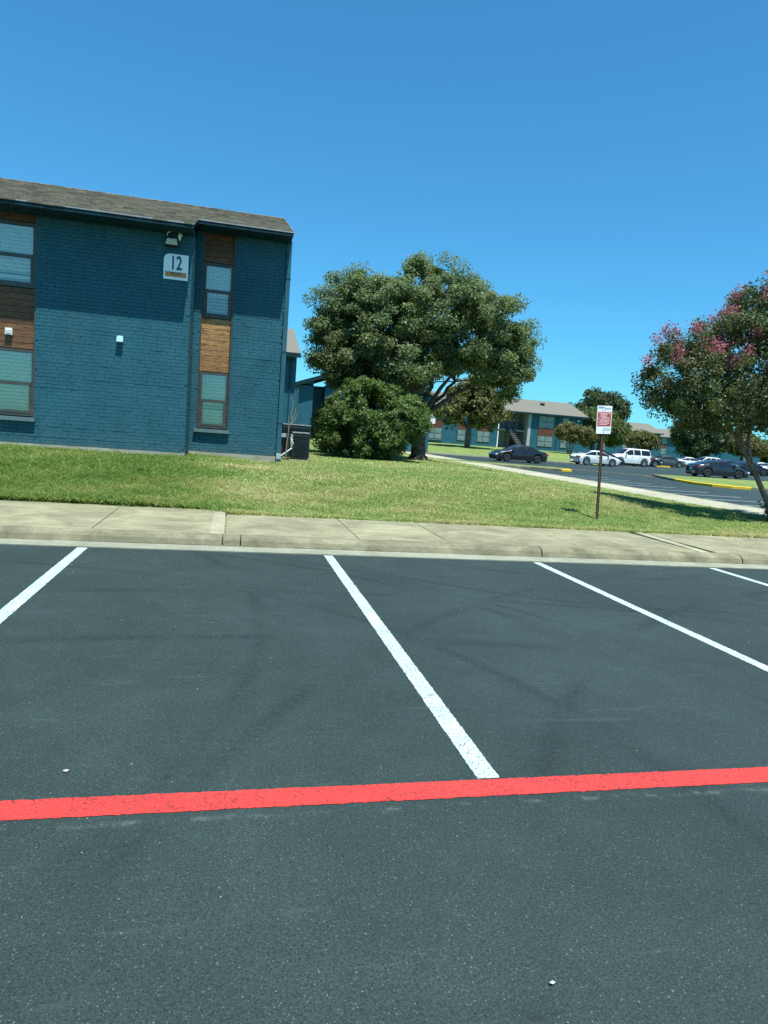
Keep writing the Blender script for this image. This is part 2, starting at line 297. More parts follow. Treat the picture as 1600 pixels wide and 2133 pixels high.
# ------------------------------------------------------------------ mesh helpers
class MB:
    def __init__(s): s.v = []; s.f = []
    def poly(s, pts):
        k = len(s.v); s.v += [tuple(p) for p in pts]; s.f.append(tuple(range(k, k+len(pts)))); return s
    def box(s, x0, x1, y0, y1, z0, z1):
        k = len(s.v)
        s.v += [(x0,y0,z0),(x1,y0,z0),(x1,y1,z0),(x0,y1,z0),(x0,y0,z1),(x1,y0,z1),(x1,y1,z1),(x0,y1,z1)]
        s.f += [(k,k+3,k+2,k+1),(k+4,k+5,k+6,k+7),(k,k+1,k+5,k+4),(k+1,k+2,k+6,k+5),(k+2,k+3,k+7,k+6),(k+3,k,k+4,k+7)]; return s
    def bar(s, a, b, wd, ht, upv=(0,0,1)):
        a, b = Vector(a), Vector(b); d = (b-a).normalized(); u = Vector(upv)
        sd = d.cross(u); sd = sd.normalized() if sd.length > 1e-4 else Vector((1,0,0)); u = sd.cross(d).normalized()
        k = len(s.v)
        for q in (a, b):
            for i, j in ((-1,-1),(1,-1),(1,1),(-1,1)): s.v.append(tuple(q + sd*wd*i/2 + u*ht*j/2))
        s.f += [(k,k+1,k+2,k+3),(k+7,k+6,k+5,k+4)] + [(k+i, k+4+i, k+4+(i+1)%4, k+(i+1)%4) for i in range(4)]; return s
    def tube(s, pts, rad, seg=8):
        pts = [Vector(p) for p in pts]; rad = rad if isinstance(rad, (list, tuple)) else [rad]*len(pts)
        k0 = len(s.v); prev = None
        for i, p in enumerate(pts):
            d = (pts[min(i+1, len(pts)-1)] - pts[max(i-1, 0)]).normalized()
            if prev is None: a = d.orthogonal().normalized()
            else: a = (prev - d*prev.dot(d)).normalized()
            prev = a; b2 = d.cross(a)
            for j in range(seg):
                t = 2*math.pi*j/seg; s.v.append(tuple(p + (a*math.cos(t) + b2*math.sin(t))*rad[i]))
        for i in range(len(pts)-1):
            for j in range(seg):
                q = k0+i*seg; s.f.append((q+j, q+(j+1)%seg, q+seg+(j+1)%seg, q+seg+j))
        s.f.append(tuple(k0+j for j in reversed(range(seg)))); q = k0+(len(pts)-1)*seg; s.f.append(tuple(q+j for j in range(seg))); return s
    def disc_lathe(s, prof, seg=20):   # profile (radius, y): revolve about the y axis
        k0 = len(s.v)
        for r_, y in prof:
            for j in range(seg):
                t = 2*math.pi*j/seg; s.v.append((r_*math.cos(t), y, r_*math.sin(t)))
        for i in range(len(prof)-1):
            for j in range(seg):
                q = k0+i*seg; s.f.append((q+j, q+(j+1)%seg, q+seg+(j+1)%seg, q+seg+j))
        return s
    def mesh(s, name, m=None, smooth=False):
        me = bpy.data.meshes.new(name); me.from_pydata(s.v, [], s.f)
        if smooth: me.polygons.foreach_set('use_smooth', [True]*len(me.polygons))
        if m: me.materials.append(MAT[m] if isinstance(m, str) else m)
        me.update(); return me
    def build(s, name, m, parent=None, smooth=False, loc=None):
        return link(name, s.mesh(name, m, smooth), parent, loc)
def link(name, me, parent=None, loc=None):
    o = bpy.data.objects.new(name, me); COL.objects.link(o)
    if parent is not None: o.parent = parent
    if loc is not None: o.location = loc
    return o
def tag(o, label=None, cat=None, group=None, kind=None):
    for k, v in (('label', label), ('category', cat), ('group', group), ('kind', kind)):
        if v: o[k] = v
    return o
def empty(name, loc=(0, 0, 0), rz=0.0):
    o = bpy.data.objects.new(name, None); COL.objects.link(o); o.location = loc; o.rotation_euler = (0, 0, rz)
    o.empty_display_size = 0.2; return o
def np_mesh(name, verts, faces, m):
    me = bpy.data.meshes.new(name); nv, nf, k = len(verts), len(faces), faces.shape[1]
    me.vertices.add(nv); me.vertices.foreach_set('co', verts.astype(np.float32).ravel())
    me.loops.add(nf*k); me.loops.foreach_set('vertex_index', faces.astype(np.int32).ravel())
    me.polygons.add(nf); me.polygons.foreach_set('loop_start', np.arange(0, nf*k, k, dtype=np.int32))
    me.polygons.foreach_set('loop_total', np.full(nf, k, dtype=np.int32))
    me.update(calc_edges=True); me.materials.append(MAT[m] if isinstance(m, str) else m); return me
def text_obj(name, body, size, m, parent, loc, rot, sx=1.0, bold=0.0, align='CENTER'):
    cu = bpy.data.curves.new(name, 'FONT'); cu.body = body; cu.size = size; cu.align_x = align; cu.align_y = 'CENTER'
    cu.extrude = 0.0008; cu.offset = bold
    t = bpy.data.objects.new(name, cu); COL.objects.link(t)
    dg = bpy.context.evaluated_depsgraph_get(); me = bpy.data.meshes.new_from_object(t.evaluated_get(dg))
    bpy.data.objects.remove(t); me.materials.clear(); me.materials.append(MAT[m])
    o = link(name, me, parent, loc); o.rotation_euler = rot; o.scale = (sx, 1, 1); return o
def sm(t): t = np.clip(t, 0, 1); return t*t*(3-2*t)

# ------------------------------------------------------------------ ground
def lawn_z(x, y):
    x = np.asarray(x, float); y = np.asarray(y, float)
    z = 0.150 + 0.52*sm((y-10.9)/4.2)*sm((13.2-x)/7.0)
    return z + 0.012*np.sin(1.7*x+0.6*y)*sm((y-11.3)/2)*sm((13-x)/2)
def far_z(x, y):
    x = np.asarray(x, float); y = np.asarray(y, float)
    k = sm((x-35-(y-62)*0.9)/1.2)*sm((105-y)/1.5)          # the lot reaches back on the right
    return (0.12 + 0.72*sm((y-62)/24.0))*(1-k) - 0.04*k
g = MB().poly([(-1500, -300, -0.06), (1500, -300, -0.06), (1500, 2500, -0.06), (-1500, 2500, -0.06)]).build('ground', 'turf')
tag(g, 'flat land reaching to the horizon', kind='structure')
lot = MB().poly([(-60, -40, 0), (170, -40, 0), (170, 106, 0), (-60, 106, 0)]).build('parking_lot', 'asphalt')
tag(lot, 'dark sealed asphalt of the parking lot', kind='structure')

def strip(name, x0, x1, y0, y1, z, m, parent, jit=0.0016, along='y'):
    b = MB(); n_ = max(2, int((max(x1-x0, y1-y0))/0.02)); L = []; Q = []
    for i in range(n_+1):
        t = i/n_
        if along == 'y':
            y = y0+(y1-y0)*t; L.append((x0+random.gauss(0, jit), y, z)); Q.append((x1+random.gauss(0, jit), y, z))
        else:
            x = x0+(x1-x0)*t; L.append((x, y1+random.gauss(0, jit), z)); Q.append((x, y0+random.gauss(0, jit), z))
    for i in range(n_): b.poly([L[i], Q[i], Q[i+1], L[i+1]])
    return b.build(name, m, parent)
for xc in (-4.40, -1.60, 1.235, 4.03, 6.73, 9.5, 12.3):
    strip('stall_line', xc-0.055, xc+0.055, 2.775, 8.19, 0.0028, 'white_paint', lot)
strip('red_line', -14, 14, 2.625, 2.765, 0.0028, 'red_paint', lot, 0.0018, 'x')['label'] = 'bright red painted line across the asphalt'
for i, yc in enumerate((17.6, 20.2, 22.25, 24.3, 26.3, 28.6, 30.6, 32.6, 34.7)):
    strip('stall_line', 16.25, 20.9, yc-0.055, yc+0.055, 0.004, 'white_paint', lot, 0.003, 'x')
b = MB()
P0, P1 = Vector((22.6, 46.6, 0)), Vector((28.6, 42.0, 0)); nn = Vector((0.6, 0.8, 0))*0.07
b.poly([(P0-nn)+Vector((0,0,.004)), (P1-nn)+Vector((0,0,.004)), (P1+nn)+Vector((0,0,.004)), (P0+nn)+Vector((0,0,.004))]).build('yellow_line', 'yellow_paint', lot)
b = MB(); b.poly([(27.6, 41.3, .005), (28.5, 39.6, .005), (28.7, 39.7, .005), (27.8, 41.45, .005)]).build('red_mark', 'red_paint', lot)
for xa, ya in ((35.0, 61.0), (41.5, 63.2), (50.5, 64)):
    b = MB(); b.poly([(xa, ya-.06, .004), (xa+5, ya-.06, .004), (xa+5, ya+.06, .004), (xa, ya+.06, .004)]).build('stall_line', 'white_paint', lot)

# gutter, kerb stones, pavement slabs
pv = MB().box(-30, 16.0, 8.74, 10.70, -0.05, 0.100).build('pavement', 'kerb')
tag(pv, 'concrete pavement between the kerb and the lawn', kind='structure')
MB().box(-30, 16.0, 8.222, 8.60, -0.05, 0.012).build('gutter', 'gutter', pv)
joints = [-30, -27, -24, -21, -18, -15, -12, -9.0, -6.0, -3.0, -0.05, 0.17, 4.28, 7.55, 10.6, 13.2, 16.0]
KP = [(0.0, -0.04), (0.0, 0.02), (0.025, 0.085), (0.06, 0.118), (0.11, 0.132), (0.20, 0.136), (0.20, -0.04)]
for i in range(len(joints)-1):
    x0, x1 = joints[i]+0.008, joints[i+1]-0.008; b = MB(); n_ = max(2, int((x1-x0)/0.25)); rows = []
    for k in range(n_+1):
        x = x0+(x1-x0)*k/n_; e = random.gauss(0, 0.003)
        rows.append([(x, 8.55+py+e*(pz > 0), pz+random.gauss(0, 0.0015)*(pz > 0)) for py, pz in KP])
    for k in range(n_):
        for q in range(len(KP)-1): b.poly([rows[k][q], rows[k+1][q], rows[k+1][q+1], rows[k][q+1]])
    b.poly(list(reversed(rows[0]))); b.poly(rows[-1]); b.build('kerb_stone', 'kerb', pv, True)
def slab(x0, x1, y0, y1, z=0.140, m='concrete', skew=0.0):
    b = MB(); nx, ny = max(2, int((x1-x0)/0.3)), 6; c = 0.008
    G = [[(x0+(x1-x0)*i/nx + skew*(j/ny), y0+(y1-y0)*j/ny, z-(c if i in (0, nx) or j in (0, ny) else 0)+random.gauss(0, 0.001)) for j in range(ny+1)] for i in range(nx+1)]
    for i in range(nx):
        for j in range(ny): b.poly([G[i][j], G[i+1][j], G[i+1][j+1], G[i][j+1]])
    lo = lambda p: (p[0], p[1], 0.02)
    for i in range(nx):
        b.poly([lo(G[i][0]), lo(G[i+1][0]), G[i+1][0], G[i][0]]); b.poly([lo(G[i+1][ny]), lo(G[i][ny]), G[i][ny], G[i+1][ny]])
    for j in range(ny):
        b.poly([lo(G[0][j+1]), lo(G[0][j]), G[0][j], G[0][j+1]]); b.poly([lo(G[nx][j]), lo(G[nx][j+1]), G[nx][j+1], G[nx][j]])
    return b.build('slab', m, pv)
for x0, x1 in ((-12, -9.2), (-9.2, -6.2), (-6.2, -4.3), (-4.3, -1.62), (-1.62, -0.46)): slab(x0+.006, x1-.006+(.012 if x1 > -.5 else 0), 8.755, 11.17)
slab(-0.4535, -0.216, 8.755, 11.10)
slab(-0.215, -0.035, 8.755, 10.93, 0.143, 'patch_concrete', 0.0)
for x0, x1 in ((-0.02, 1.72), (1.72, 3.0), (3.0, 5.0), (5.0, 6.95)): slab(x0+.006, x1-.006, 8.755, 10.72)
slab(6.96, 7.14, 8.755, 10.72, 0.142, 'patch_concrete', 0.12)
for x0, x1 in ((7.15, 9.2), (9.2, 11.4), (11.4, 13.6), (13.6, 15.9)): slab(x0+.006+(.12 if x0 < 8 else 0), x1-.006, 8.755, 10.72)
# pavement along the side road
sp = MB().box(13.55, 15.85, 10.74, 60, -0.05, 0.11).build('side_pavement', 'kerb')
tag(sp, 'pale concrete walk beside the striped road', kind='structure')
y = 10.75
while y < 59:
    L_ = 3.0 if y < 30 else 6.0; bb = MB().box(13.56, 15.84, y+.008, y+L_-.008, 0.05, 0.135); bb.build('slab', 'pale_concrete', sp); y += L_
y = 8.8
while y < 59:
    bb = MB().box(15.86, 16.02, y+.006, y+3.99, -0.04, 0.137); bb.build('kerb_stone', 'kerb', sp); y += 4.0

def heightfield(name, xs, ys, fn, m):
    X, Y = np.meshgrid(xs, ys, indexing='ij'); Z = fn(X, Y)
    v = np.stack([X, Y, Z], -1).reshape(-1, 3); nx, ny = len(xs), len(ys)
    i, j = np.meshgrid(np.arange(nx-1), np.arange(ny-1), indexing='ij'); k = (i*ny+j).ravel()
    f = np.stack([k, k+ny, k+ny+1, k+1], -1)
    me = np_mesh(name, v, f, m); me.polygons.foreach_set('use_smooth', [True]*len(me.polygons)); return link(name, me)
lawn = heightfield('lawn', np.linspace(-40, 13.55, 120), np.concatenate([np.linspace(10.70, 20, 40), np.linspace(20.7, 66, 70)]), lambda x, y: lawn_z(x, y)-0.02, 'soil')
tag(lawn, 'sloping lawn in front of the blue apartment building', kind='structure')
farlawn = heightfield('far_lawn', np.concatenate([np.linspace(-60, 28, 25), np.linspace(28.6, 110, 136), np.linspace(112, 190, 20)]), np.concatenate([np.linspace(62, 108, 93), np.linspace(109, 230, 30)]), far_z, 'turf')
tag(farlawn, 'far green lawn in front of the distant buildings', kind='structure')
# edge of the far lawn
MB().box(16, 35, 61.7, 62.0, -0.02, 0.135).build('kerb_stone', 'pale_concrete', farlawn)

def island(name, pts, label, yellow=(), grass_in=0.55):
    o = empty(name); tag(o, label, kind='structure'); c = Vector((sum(p[0] for p in pts)/len(pts), sum(p[1] for p in pts)/len(pts), 0))
    n_ = len(pts); inn = []
    for p in pts:
        v = Vector((p[0], p[1], 0)); d = (c-v).normalized(); inn.append(v + d*0.22)
    for i in range(n_):
        a, d = Vector((*pts[i], 0)), Vector((*pts[(i+1) % n_], 0)); ai, di = inn[i], inn[(i+1) % n_]
        h = 0.15; b = MB(); ch = 0.03
        ac, dc = a.lerp(ai, .2), d.lerp(di, .2)
        U = lambda p, z: (p.x, p.y, z)
        b.poly([U(a, -.02), U(d, -.02), U(d, h-ch), U(a, h-ch)]); b.poly([U(a, h-ch), U(d, h-ch), U(dc, h), U(ac, h)])
        b.poly([U(ac, h), U(dc, h), U(di, h), U(ai, h)])
        b.build('kerb_stone', 'yellow_paint' if i in yellow else 'kerb', o)
    b = MB(); b.poly([(p.x, p.y, 0.140) for p in inn]).build('turf', 'turf', o)
    return o
island('kerbed_island', [(13.0, 41.6), (18.9, 40.6), (20.6, 39.6), (21.5, 40.0), (21.9, 41.3), (21.4, 42.8), (13.0, 45.0)], 'narrow grass strip with a yellow kerb end beside the black sedan', (2, 3, 4))
island('kerbed_island', [(28.9, 42.2), (27.6, 39.6), (26.4, 36.4), (25.6, 33.6), (25.8, 32.2), (26.5, 31.5), (27.5, 31.3), (46, 31), (60, 36), (60, 42.6), (40, 43)], 'grass island with a long yellow kerb below the dark coupe', (2, 3, 4, 5))
island('kerbed_island', [(47, 73.0), (53, 74.0), (53, 76), (47, 75.0)], 'small island with pale kerb between the distant parked cars', (0,))

# ------------------------------------------------------------------ near building
BZ = 0.655
bld = empty('apartment_building', (0, 15.5, BZ))
def bpart(b, name, m, smooth=False, par=None):
    o = b.build(name, m, None, smooth); o.parent = bld if par is None else par
    off = Vector(bld.location)
    o.location = -off if par is None else (0, 0, 0)
    return o
YL, YR, XC, XE = 15.5, 16.8, -1.0, 1.07
EAVE_Y, EAVE_Z, SLOPE, RIDGE_Y = 14.905, 5.475, 0.35, 20.4
# core walls (mortar plane), with openings left for the window columns
core = MB()
def wall_y(y, xs, z0, z1, holes, th=0.2):
    cuts = sorted({xs[0], xs[1], *[h[0] for h in holes], *[h[1] for h in holes]})
    for a, c in zip(cuts[:-1], cuts[1:]):
        hs = sorted([h for h in holes if h[0] <= a+1e-6 and h[1] >= c-1e-6], key=lambda h: h[2]); z = z0
        for h in hs:
            if h[2] > z: core.box(a, c, y, y+th, z, h[2])
            z = h[3]
        if z < z1: core.box(a, c, y, y+th, z, z1)
ZB, ZTL, ZTR = 0.80, 5.62, 6.05
HL = [(-5.55, -4.03, 1.33, 5.44)]; HR = [(-0.84, -0.10, 1.34, 5.97)]
wall_y(YL, (-14.0, XC), ZB, ZTL, HL)
wall_y(YR, (XC+0.002, XE), ZB, ZTR, HR)
core.box(XC-0.2, XC-0.001, YL+0.202, YR+0.2, ZB, ZTL-0.02)
core.box(XE-0.2, XE-0.002, YR+0.202, 25.2, ZB, 5.9)
core.box(-14, XE, 25.2, 25.4, ZB, 5.9); core.box(-14, -13.8, YL+.2, 25.2, ZB, 5.9)
bpart(core, 'wall', 'blue')
fd = MB(); fd.box(-14, XC+0.012, YL-0.02, YL+0.3, 0.3, ZB-0.001); fd.box(XC+0.013, XE+0.02, YR-0.02, YR+0.3, 0.3, ZB-0.001); fd.box(XE-.3, XE+.02, YR+.301, 25.4, .3, ZB-.001)
bpart(fd, 'foundation', 'grey_concrete')
# bricks: boxes standing proud of the mortar plane
CH, BL, MJ = 0.0735, 0.255, 0.007
allb = []           # (cx, cz, half length, half height, proud, dir, plane)
def lay(x0, x1, z0, z1, holes, plane, axis):
    r = 0; z = z0
    while z + CH*0.6 < z1:
        zt = min(z+CH, z1); rp = random.uniform(.010, .014); x = x0 - (BL/2 if r % 2 else 0) - random.random()*0.02
        while x < x1:
            ln = BL*random.uniform(0.93, 1.07); a, c = max(x, x0), min(x+ln, x1); x += ln
            segs = [(a, c)]
            for h in holes:
                if h[2] < (z+zt)/2 < h[3]:
                    nsg = []
                    for (p, q) in segs:
                        if q <= h[0] or p >= h[1]: nsg.append((p, q)); continue
                        if p < h[0]: nsg.append((p, h[0]))
                        if q > h[1]: nsg.append((h[1], q))
                    segs = nsg
            for (p, q) in segs:
                if q-p > 0.05: allb.append(((p+q)/2, (z+zt)/2+random.gauss(0, .0012), (q-p)/2-random.uniform(.0012, .004), CH/2-MJ/2, rp+random.uniform(-.002, .002), axis, plane))
        z += CH; r += 1
hl = [(-5.56, -4.02, 1.24, 5.45)]; hr = [(-0.85, -0.09, 1.25, 6.0)]
lay(-7.5, XC, ZB, ZTL-0.02, hl, YL, 'y'); lay(XC+0.02, XE, ZB, ZTR-.03, hr, YR, 'y'); lay(YL, YR, ZB, ZTL-.03, [], XC, 'x'); lay(YR, 25.2, ZB, 5.85, [], XE, 'x')
def brick_verts(q):
    cx, cz, hx, hz, pr, ax, pl = q; c = 0.004; V = []
    for d, k in ((-0.01, 0), (pr-0.004, 0), (pr, c)):
        for sx_, sz_ in ((-1, -1), (1, -1), (1, 1), (-1, 1)):
            u, z = cx+sx_*(hx-k), cz+sz_*(hz-k)
            V.append((u, pl-d, z) if ax == 'y' else (pl+d, u, z))
    return V
BF = [(i+4*r, (i+1) % 4+4*r, (i+1) % 4+4*r+4, i+4*r+4) for r in (0, 1) for i in range(4)] + [(8, 9, 10, 11)]
near = sorted([q for q in allb if q[5] == 'y' and q[6] == YL and -4.1 < q[0] < XC and q[1] < 3.65], key=lambda q: (q[0]+2.2)**2*0.45+(q[1]-2.4)**2)[:300]
ids = {id(q) for q in near}; vv, ff = [], []
for q in allb:
    if id(q) in ids: continue
    k = len(vv); vv += brick_verts(q); ff += [tuple(k+i for i in f) for f in BF]
me = bpy.data.meshes.new('brick_courses'); me.from_pydata(vv, [], ff); me.materials.append(MAT['blue']); o = link('brick_courses', me, bld, -Vector(bld.location)); o['kind'] = 'stuff'
ub = bpy.data.meshes.new('brick'); ub.from_pydata(brick_verts((0, 0, BL/2-MJ/2, CH/2-MJ/2, 0.013, 'y', 0)), [], BF); ub.materials.append(MAT['blue'])
for q in near:
    o = link('brick', ub, bld, Vector((q[0], q[6], q[1])) - Vector(bld.location)); o.scale = (q[2]/(BL/2-MJ/2), q[4]/0.013, q[3]/(CH/2-MJ/2))

# roof: one plane with a notch where the right-hand bay steps back
rf = MB()
def rz(y): return EAVE_Z + SLOPE*(y-EAVE_Y)
XN, XV = -0.95, 1.16; EY2 = 16.215
T = 0.075
def slope_slab(x0, x1, y0, y1, lift0=-T, lift1=0.0):
    P = lambda x, y, d: (x, y, rz(y)+d)
    k = len(rf.v); rf.v += [P(x0, y0, lift0), P(x1, y0, lift0), P(x1, y1, lift0), P(x0, y1, lift0), P(x0, y0, lift1), P(x1, y0, lift1), P(x1, y1, lift1), P(x0, y1, lift1)]
    rf.f += [(k,k+3,k+2,k+1),(k+4,k+5,k+6,k+7),(k,k+1,k+5,k+4),(k+1,k+2,k+6,k+5),(k+2,k+3,k+7,k+6),(k+3,k,k+4,k+7)]
slope_slab(-14.3, XN, EAVE_Y, EY2); slope_slab(-14.3, XV, EY2+0.0005, RIDGE_Y)
k = len(rf.v); zr = rz(RIDGE_Y); yb = 2*RIDGE_Y-EAVE_Y
rf.v += [(-14.3, RIDGE_Y+.001, zr-T), (XV, RIDGE_Y+.001, zr-T), (XV, yb, EAVE_Z-T), (-14.3, yb, EAVE_Z-T), (-14.3, RIDGE_Y+.001, zr), (XV, RIDGE_Y+.001, zr), (XV, yb, EAVE_Z), (-14.3, yb, EAVE_Z)]
rf.f += [(k,k+3,k+2,k+1),(k+4,k+5,k+6,k+7),(k,k+1,k+5,k+4),(k+1,k+2,k+6,k+5),(k+2,k+3,k+7,k+6),(k+3,k,k+4,k+7)]
roof = bpart(rf, 'roof', 'fascia')
gb = MB(); gb.poly([(XE-.01, YR, 5.7), (XE-.01, 25.2, 5.7), (XE-.01, RIDGE_Y, rz(RIDGE_Y)-T-.005)]); gb.poly([(XE-.06, YR, 5.7), (XE-.06, RIDGE_Y, rz(RIDGE_Y)-T-.005), (XE-.06, 25.2, 5.7)]); bpart(gb, 'gable_wall', 'blue')
# fascia boards, soffits and the pale drip edge
fb = MB(); fb.box(-14.3, XN+.002, EAVE_Y-0.022, EAVE_Y-0.001, EAVE_Z-0.085, EAVE_Z-0.012); bpart(fb, 'fascia_board', 'fascia')
fb = MB(); fb.box(XN+.003, XV+.003, EY2-0.022, EY2-0.001, rz(EY2)-0.085, rz(EY2)-0.012); bpart(fb, 'fascia_board', 'fascia')
fb = MB()
for (ya, ybb) in ((EAVE_Y, EY2),): fb.poly([(XN+.004, ya, rz(ya)-.085), (XN+.004, ybb, rz(ybb)-.085), (XN+.004, ybb, rz(ybb)-.01), (XN+.004, ya, rz(ya)-.01)])
for (ya, ybb) in ((EY2, RIDGE_Y),): fb.poly([(XV+.004, ya, rz(ya)-.09), (XV+.004, ybb, rz(ybb)-.09), (XV+.004, ybb, rz(ybb)-.01), (XV+.004, ya, rz(ya)-.01)])
bpart(fb, 'rake_board', 'fascia')
sf = MB(); sf.box(-14.2, XN-.01, EAVE_Y, YL-.02, EAVE_Z-0.10, EAVE_Z-0.083); sf.box(XN+.01, XV-.01, EY2, YR-.02, rz(EY2)-0.10, rz(EY2)-0.083); bpart(sf, 'soffit', 'fascia')
de = MB(); de.box(-14.3, XN+.006, EAVE_Y-0.035, EAVE_Y+.03, EAVE_Z-0.012, EAVE_Z+0.012); de.box(XN+.007, XV+.02, EY2-0.035, EY2+.03, rz(EY2)-0.012, rz(EY2)+0.012)
de.bar((XV+.015, EY2, rz(EY2)+.004), (XV+.015, RIDGE_Y, rz(RIDGE_Y)+.004), .03, .02); bpart(de, 'drip_edge', 'drip', par=None)
# shingles: every tab a thin slab, a little uneven
sv, sfc = [], []
y = EAVE_Y - 0.03; row = 0; ds = 0.135
while y < RIDGE_Y-0.02:
    x = -9.5 - random.random()*0.3
    while x < XV:
        wd = random.choice((0.16, 0.2, 0.28, 0.33)); x0, x1 = x+.003, min(x+wd-.003, XV+.01); x += wd
        if y < EY2-0.05 and x1 > XN+.02:
            x1 = XN+.02
        if x1-x0 < .04 or (y < EY2-.05 and x0 > XN): continue
        h0 = random.uniform(0.016, 0.048); y0 = y+random.uniform(-.012, .006); y1 = min(y+ds+.05, RIDGE_Y)
        k = len(sv); sv += [(x0, y0, rz(y0)+.001), (x1, y0, rz(y0)+.001), (x1, y0, rz(y0)+h0), (x0, y0, rz(y0)+h0), (x1, y1, rz(y1)+.003), (x0, y1, rz(y1)+.003)]
        sfc += [(k, k+1, k+2, k+3), (k+3, k+2, k+4, k+5), (k, k+3, k+5), (k+1, k+4, k+2)]
    y += ds; row += 1
me = bpy.data.meshes.new('shingles'); me.from_pydata(sv, [], sfc); me.materials.append(MAT['shingle']); o = link('shingles', me, roof); o['kind'] = 'stuff'
x = -9.5
while x < XV-.05:   # ridge caps
    b = MB(); x1 = min(x+.33, XV+.012); z = rz(RIDGE_Y)
    b.poly([(x, RIDGE_Y-.15, z-.03), (x1, RIDGE_Y-.15, z-.03+.012), (x1, RIDGE_Y, z+.042), (x, RIDGE_Y, z+.03)]); b.poly([(x, RIDGE_Y, z+.03), (x1, RIDGE_Y, z+.042), (x1, RIDGE_Y+.15, z-.02), (x, RIDGE_Y+.15, z-.03)])
    b.build('ridge_cap', 'shingle', roof); x += .30
# downspout at the right corner
dsp = MB(); dsp.box(XE+.012, XE+.115, YR-.07, YR+.02, 0.80, 5.88); ds_o = bpart(dsp, 'downspout', 'blue')
ft = MB(); ft.bar((XE+.063, YR-.03, .86), (XE+.063, YR-.26, .72), .11, .08); ft.build('spout_foot', 'sill', ds_o)
for z in (1.6, 3.3, 5.0): MB().box(XE+.004, XE+.123, YR-.076, YR-.018, z, z+.03).build('strap', 'blue_trim', ds_o)

def window(x0, x1, z0, z1, yf, blind_top, open_bits, parent=None):
    """two-sash window: outer frame, two panes, blind; yf is the outer face of the frame"""
    ow = empty('window', Vector(((x0+x1)/2, yf, z0)) - Vector(bld.location)); ow.parent = bld
    L = lambda b, n_, m, p=ow: b.build(n_, m, p)
    h, wd = z1-z0, x1-x0; mz = h*0.49; a = -wd/2; e = wd/2
    f = MB(); f.box(a, a+.05, 0, .1, 0, h); f.box(e-.05, e, 0, .1, 0, h); f.box(a+.0501, e-.0501, .002, .1, h-.05, h); f.box(a+.0501, e-.0501, .002, .1, 0, .055); L(f, 'frame', 'frame')
    s = MB(); s.box(a+.051, e-.051, -.012, .05, mz-.035, mz+.03); L(s, 'meeting_rail', 'frame')
    s = MB(); s.box(a+.051, a+.095, -.006, .05, .056, mz-.036); s.box(e-.095, e-.051, -.006, .05, .056, mz-.036); s.box(a+.0951, e-.0951, -.006, .05, .056, .10); L(s, 'sash', 'frame')
    p1 = MB(); p1.box(a+.05, e-.05, .052, .058, mz+.03, h-.05); L(p1, 'pane', 'pane')
    p2 = MB(); p2.box(a+.095, e-.095, .02, .026, .10, mz-.035); L(p2, 'pane', 'pane')
    bl = MB(); z = h-.06
    while z > blind_top+.07:
        op = any(q0 < z/h < q1 for q0, q1 in open_bits); t2 = .045 if op else .024; hz = .036 if op else .066
        bl.poly([(a+.06, .085, z), (e-.06, .085, z), (e-.06, .085+t2, z-hz), (a+.06, .085+t2, z-hz)]); z -= .075
    bl.box(a+.06, e-.06, .082, .10, z-.02, z); L(bl, 'blind', 'blind')
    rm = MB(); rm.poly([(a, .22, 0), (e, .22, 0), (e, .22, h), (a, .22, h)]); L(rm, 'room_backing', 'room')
    return ow
def planks(x0, x1, z0, z1, yf, m, hgt=0.125):
    n_ = max(1, round((z1-z0)/hgt)); h = (z1-z0)/n_
    for i in range(n_):
        b = MB(); hw, hh = (x1-x0)/2, h/2-.0035; d = random.uniform(0, .006)
        b.box(-hw, hw, -d, .03, -hh, hh); o = b.build('plank', m, bld); o.location = Vector(((x0+x1)/2, yf, z0+h*(i+.5))) - Vector(bld.location)
    b = MB(); b.poly([(x0-.02, yf+.035, z0-.02), (x1+.02, yf+.035, z0-.02), (x1+.02, yf+.035, z1+.02), (x0-.02, yf+.035, z1+.02)]); bpart(b, 'plank_backing', 'room')
# left column
yf = YL+0.07
window(-5.50, -4.06, 1.36, 2.72, yf, 0.0, ()); window(-5.50, -4.06, 3.97, 5.24, yf, 0.0, ((.12, .17), (.2, .27), (.31, .34)))
planks(-5.53, -4.045, 2.735, 3.955, yf+.015, 'wood_brown'); planks(-5.53, -4.045, 5.255, 5.46, yf+.015, 'wood_brown')
tr = MB(); tr.box(-4.058, -4.026, YL+.012, YL+.2, 1.335, 5.46); tr.box(-5.55, -5.502, YL+.012, YL+.2, 1.335, 5.46); bpart(tr, 'column_trim', 'frame')
sl_ = MB(); sl_.box(-5.60, -4.0, YL-.10, YL+.09, 1.255, 1.335); bpart(sl_, 'window_sill', 'sill')
# right column
yf = YR+0.07
window(-0.80, -0.135, 1.37, 2.69, yf, 0.0, ((.36, .5),)); window(-0.80, -0.135, 3.95, 5.19, yf, 0.0, ((.05, .46),))
planks(-0.815, -0.125, 2.705, 3.935, yf+.015, 'wood'); planks(-0.815, -0.125, 5.205, 5.98, yf+.015, 'wood_brown')
tr = MB(); tr.box(-0.838, -0.806, YR+.012, YR+.2, 1.345, 5.99); tr.box(-0.129, -0.10, YR+.012, YR+.2, 1.345, 5.99); bpart(tr, 'column_trim', 'frame')
sl_ = MB(); sl_.box(-0.88, -0.06, YR-.10, YR+.09, 1.265, 1.345); bpart(sl_, 'window_sill', 'sill')
tag(bld, 'blue painted brick apartment block with number 12 sign and grey shingle roof', 'building')

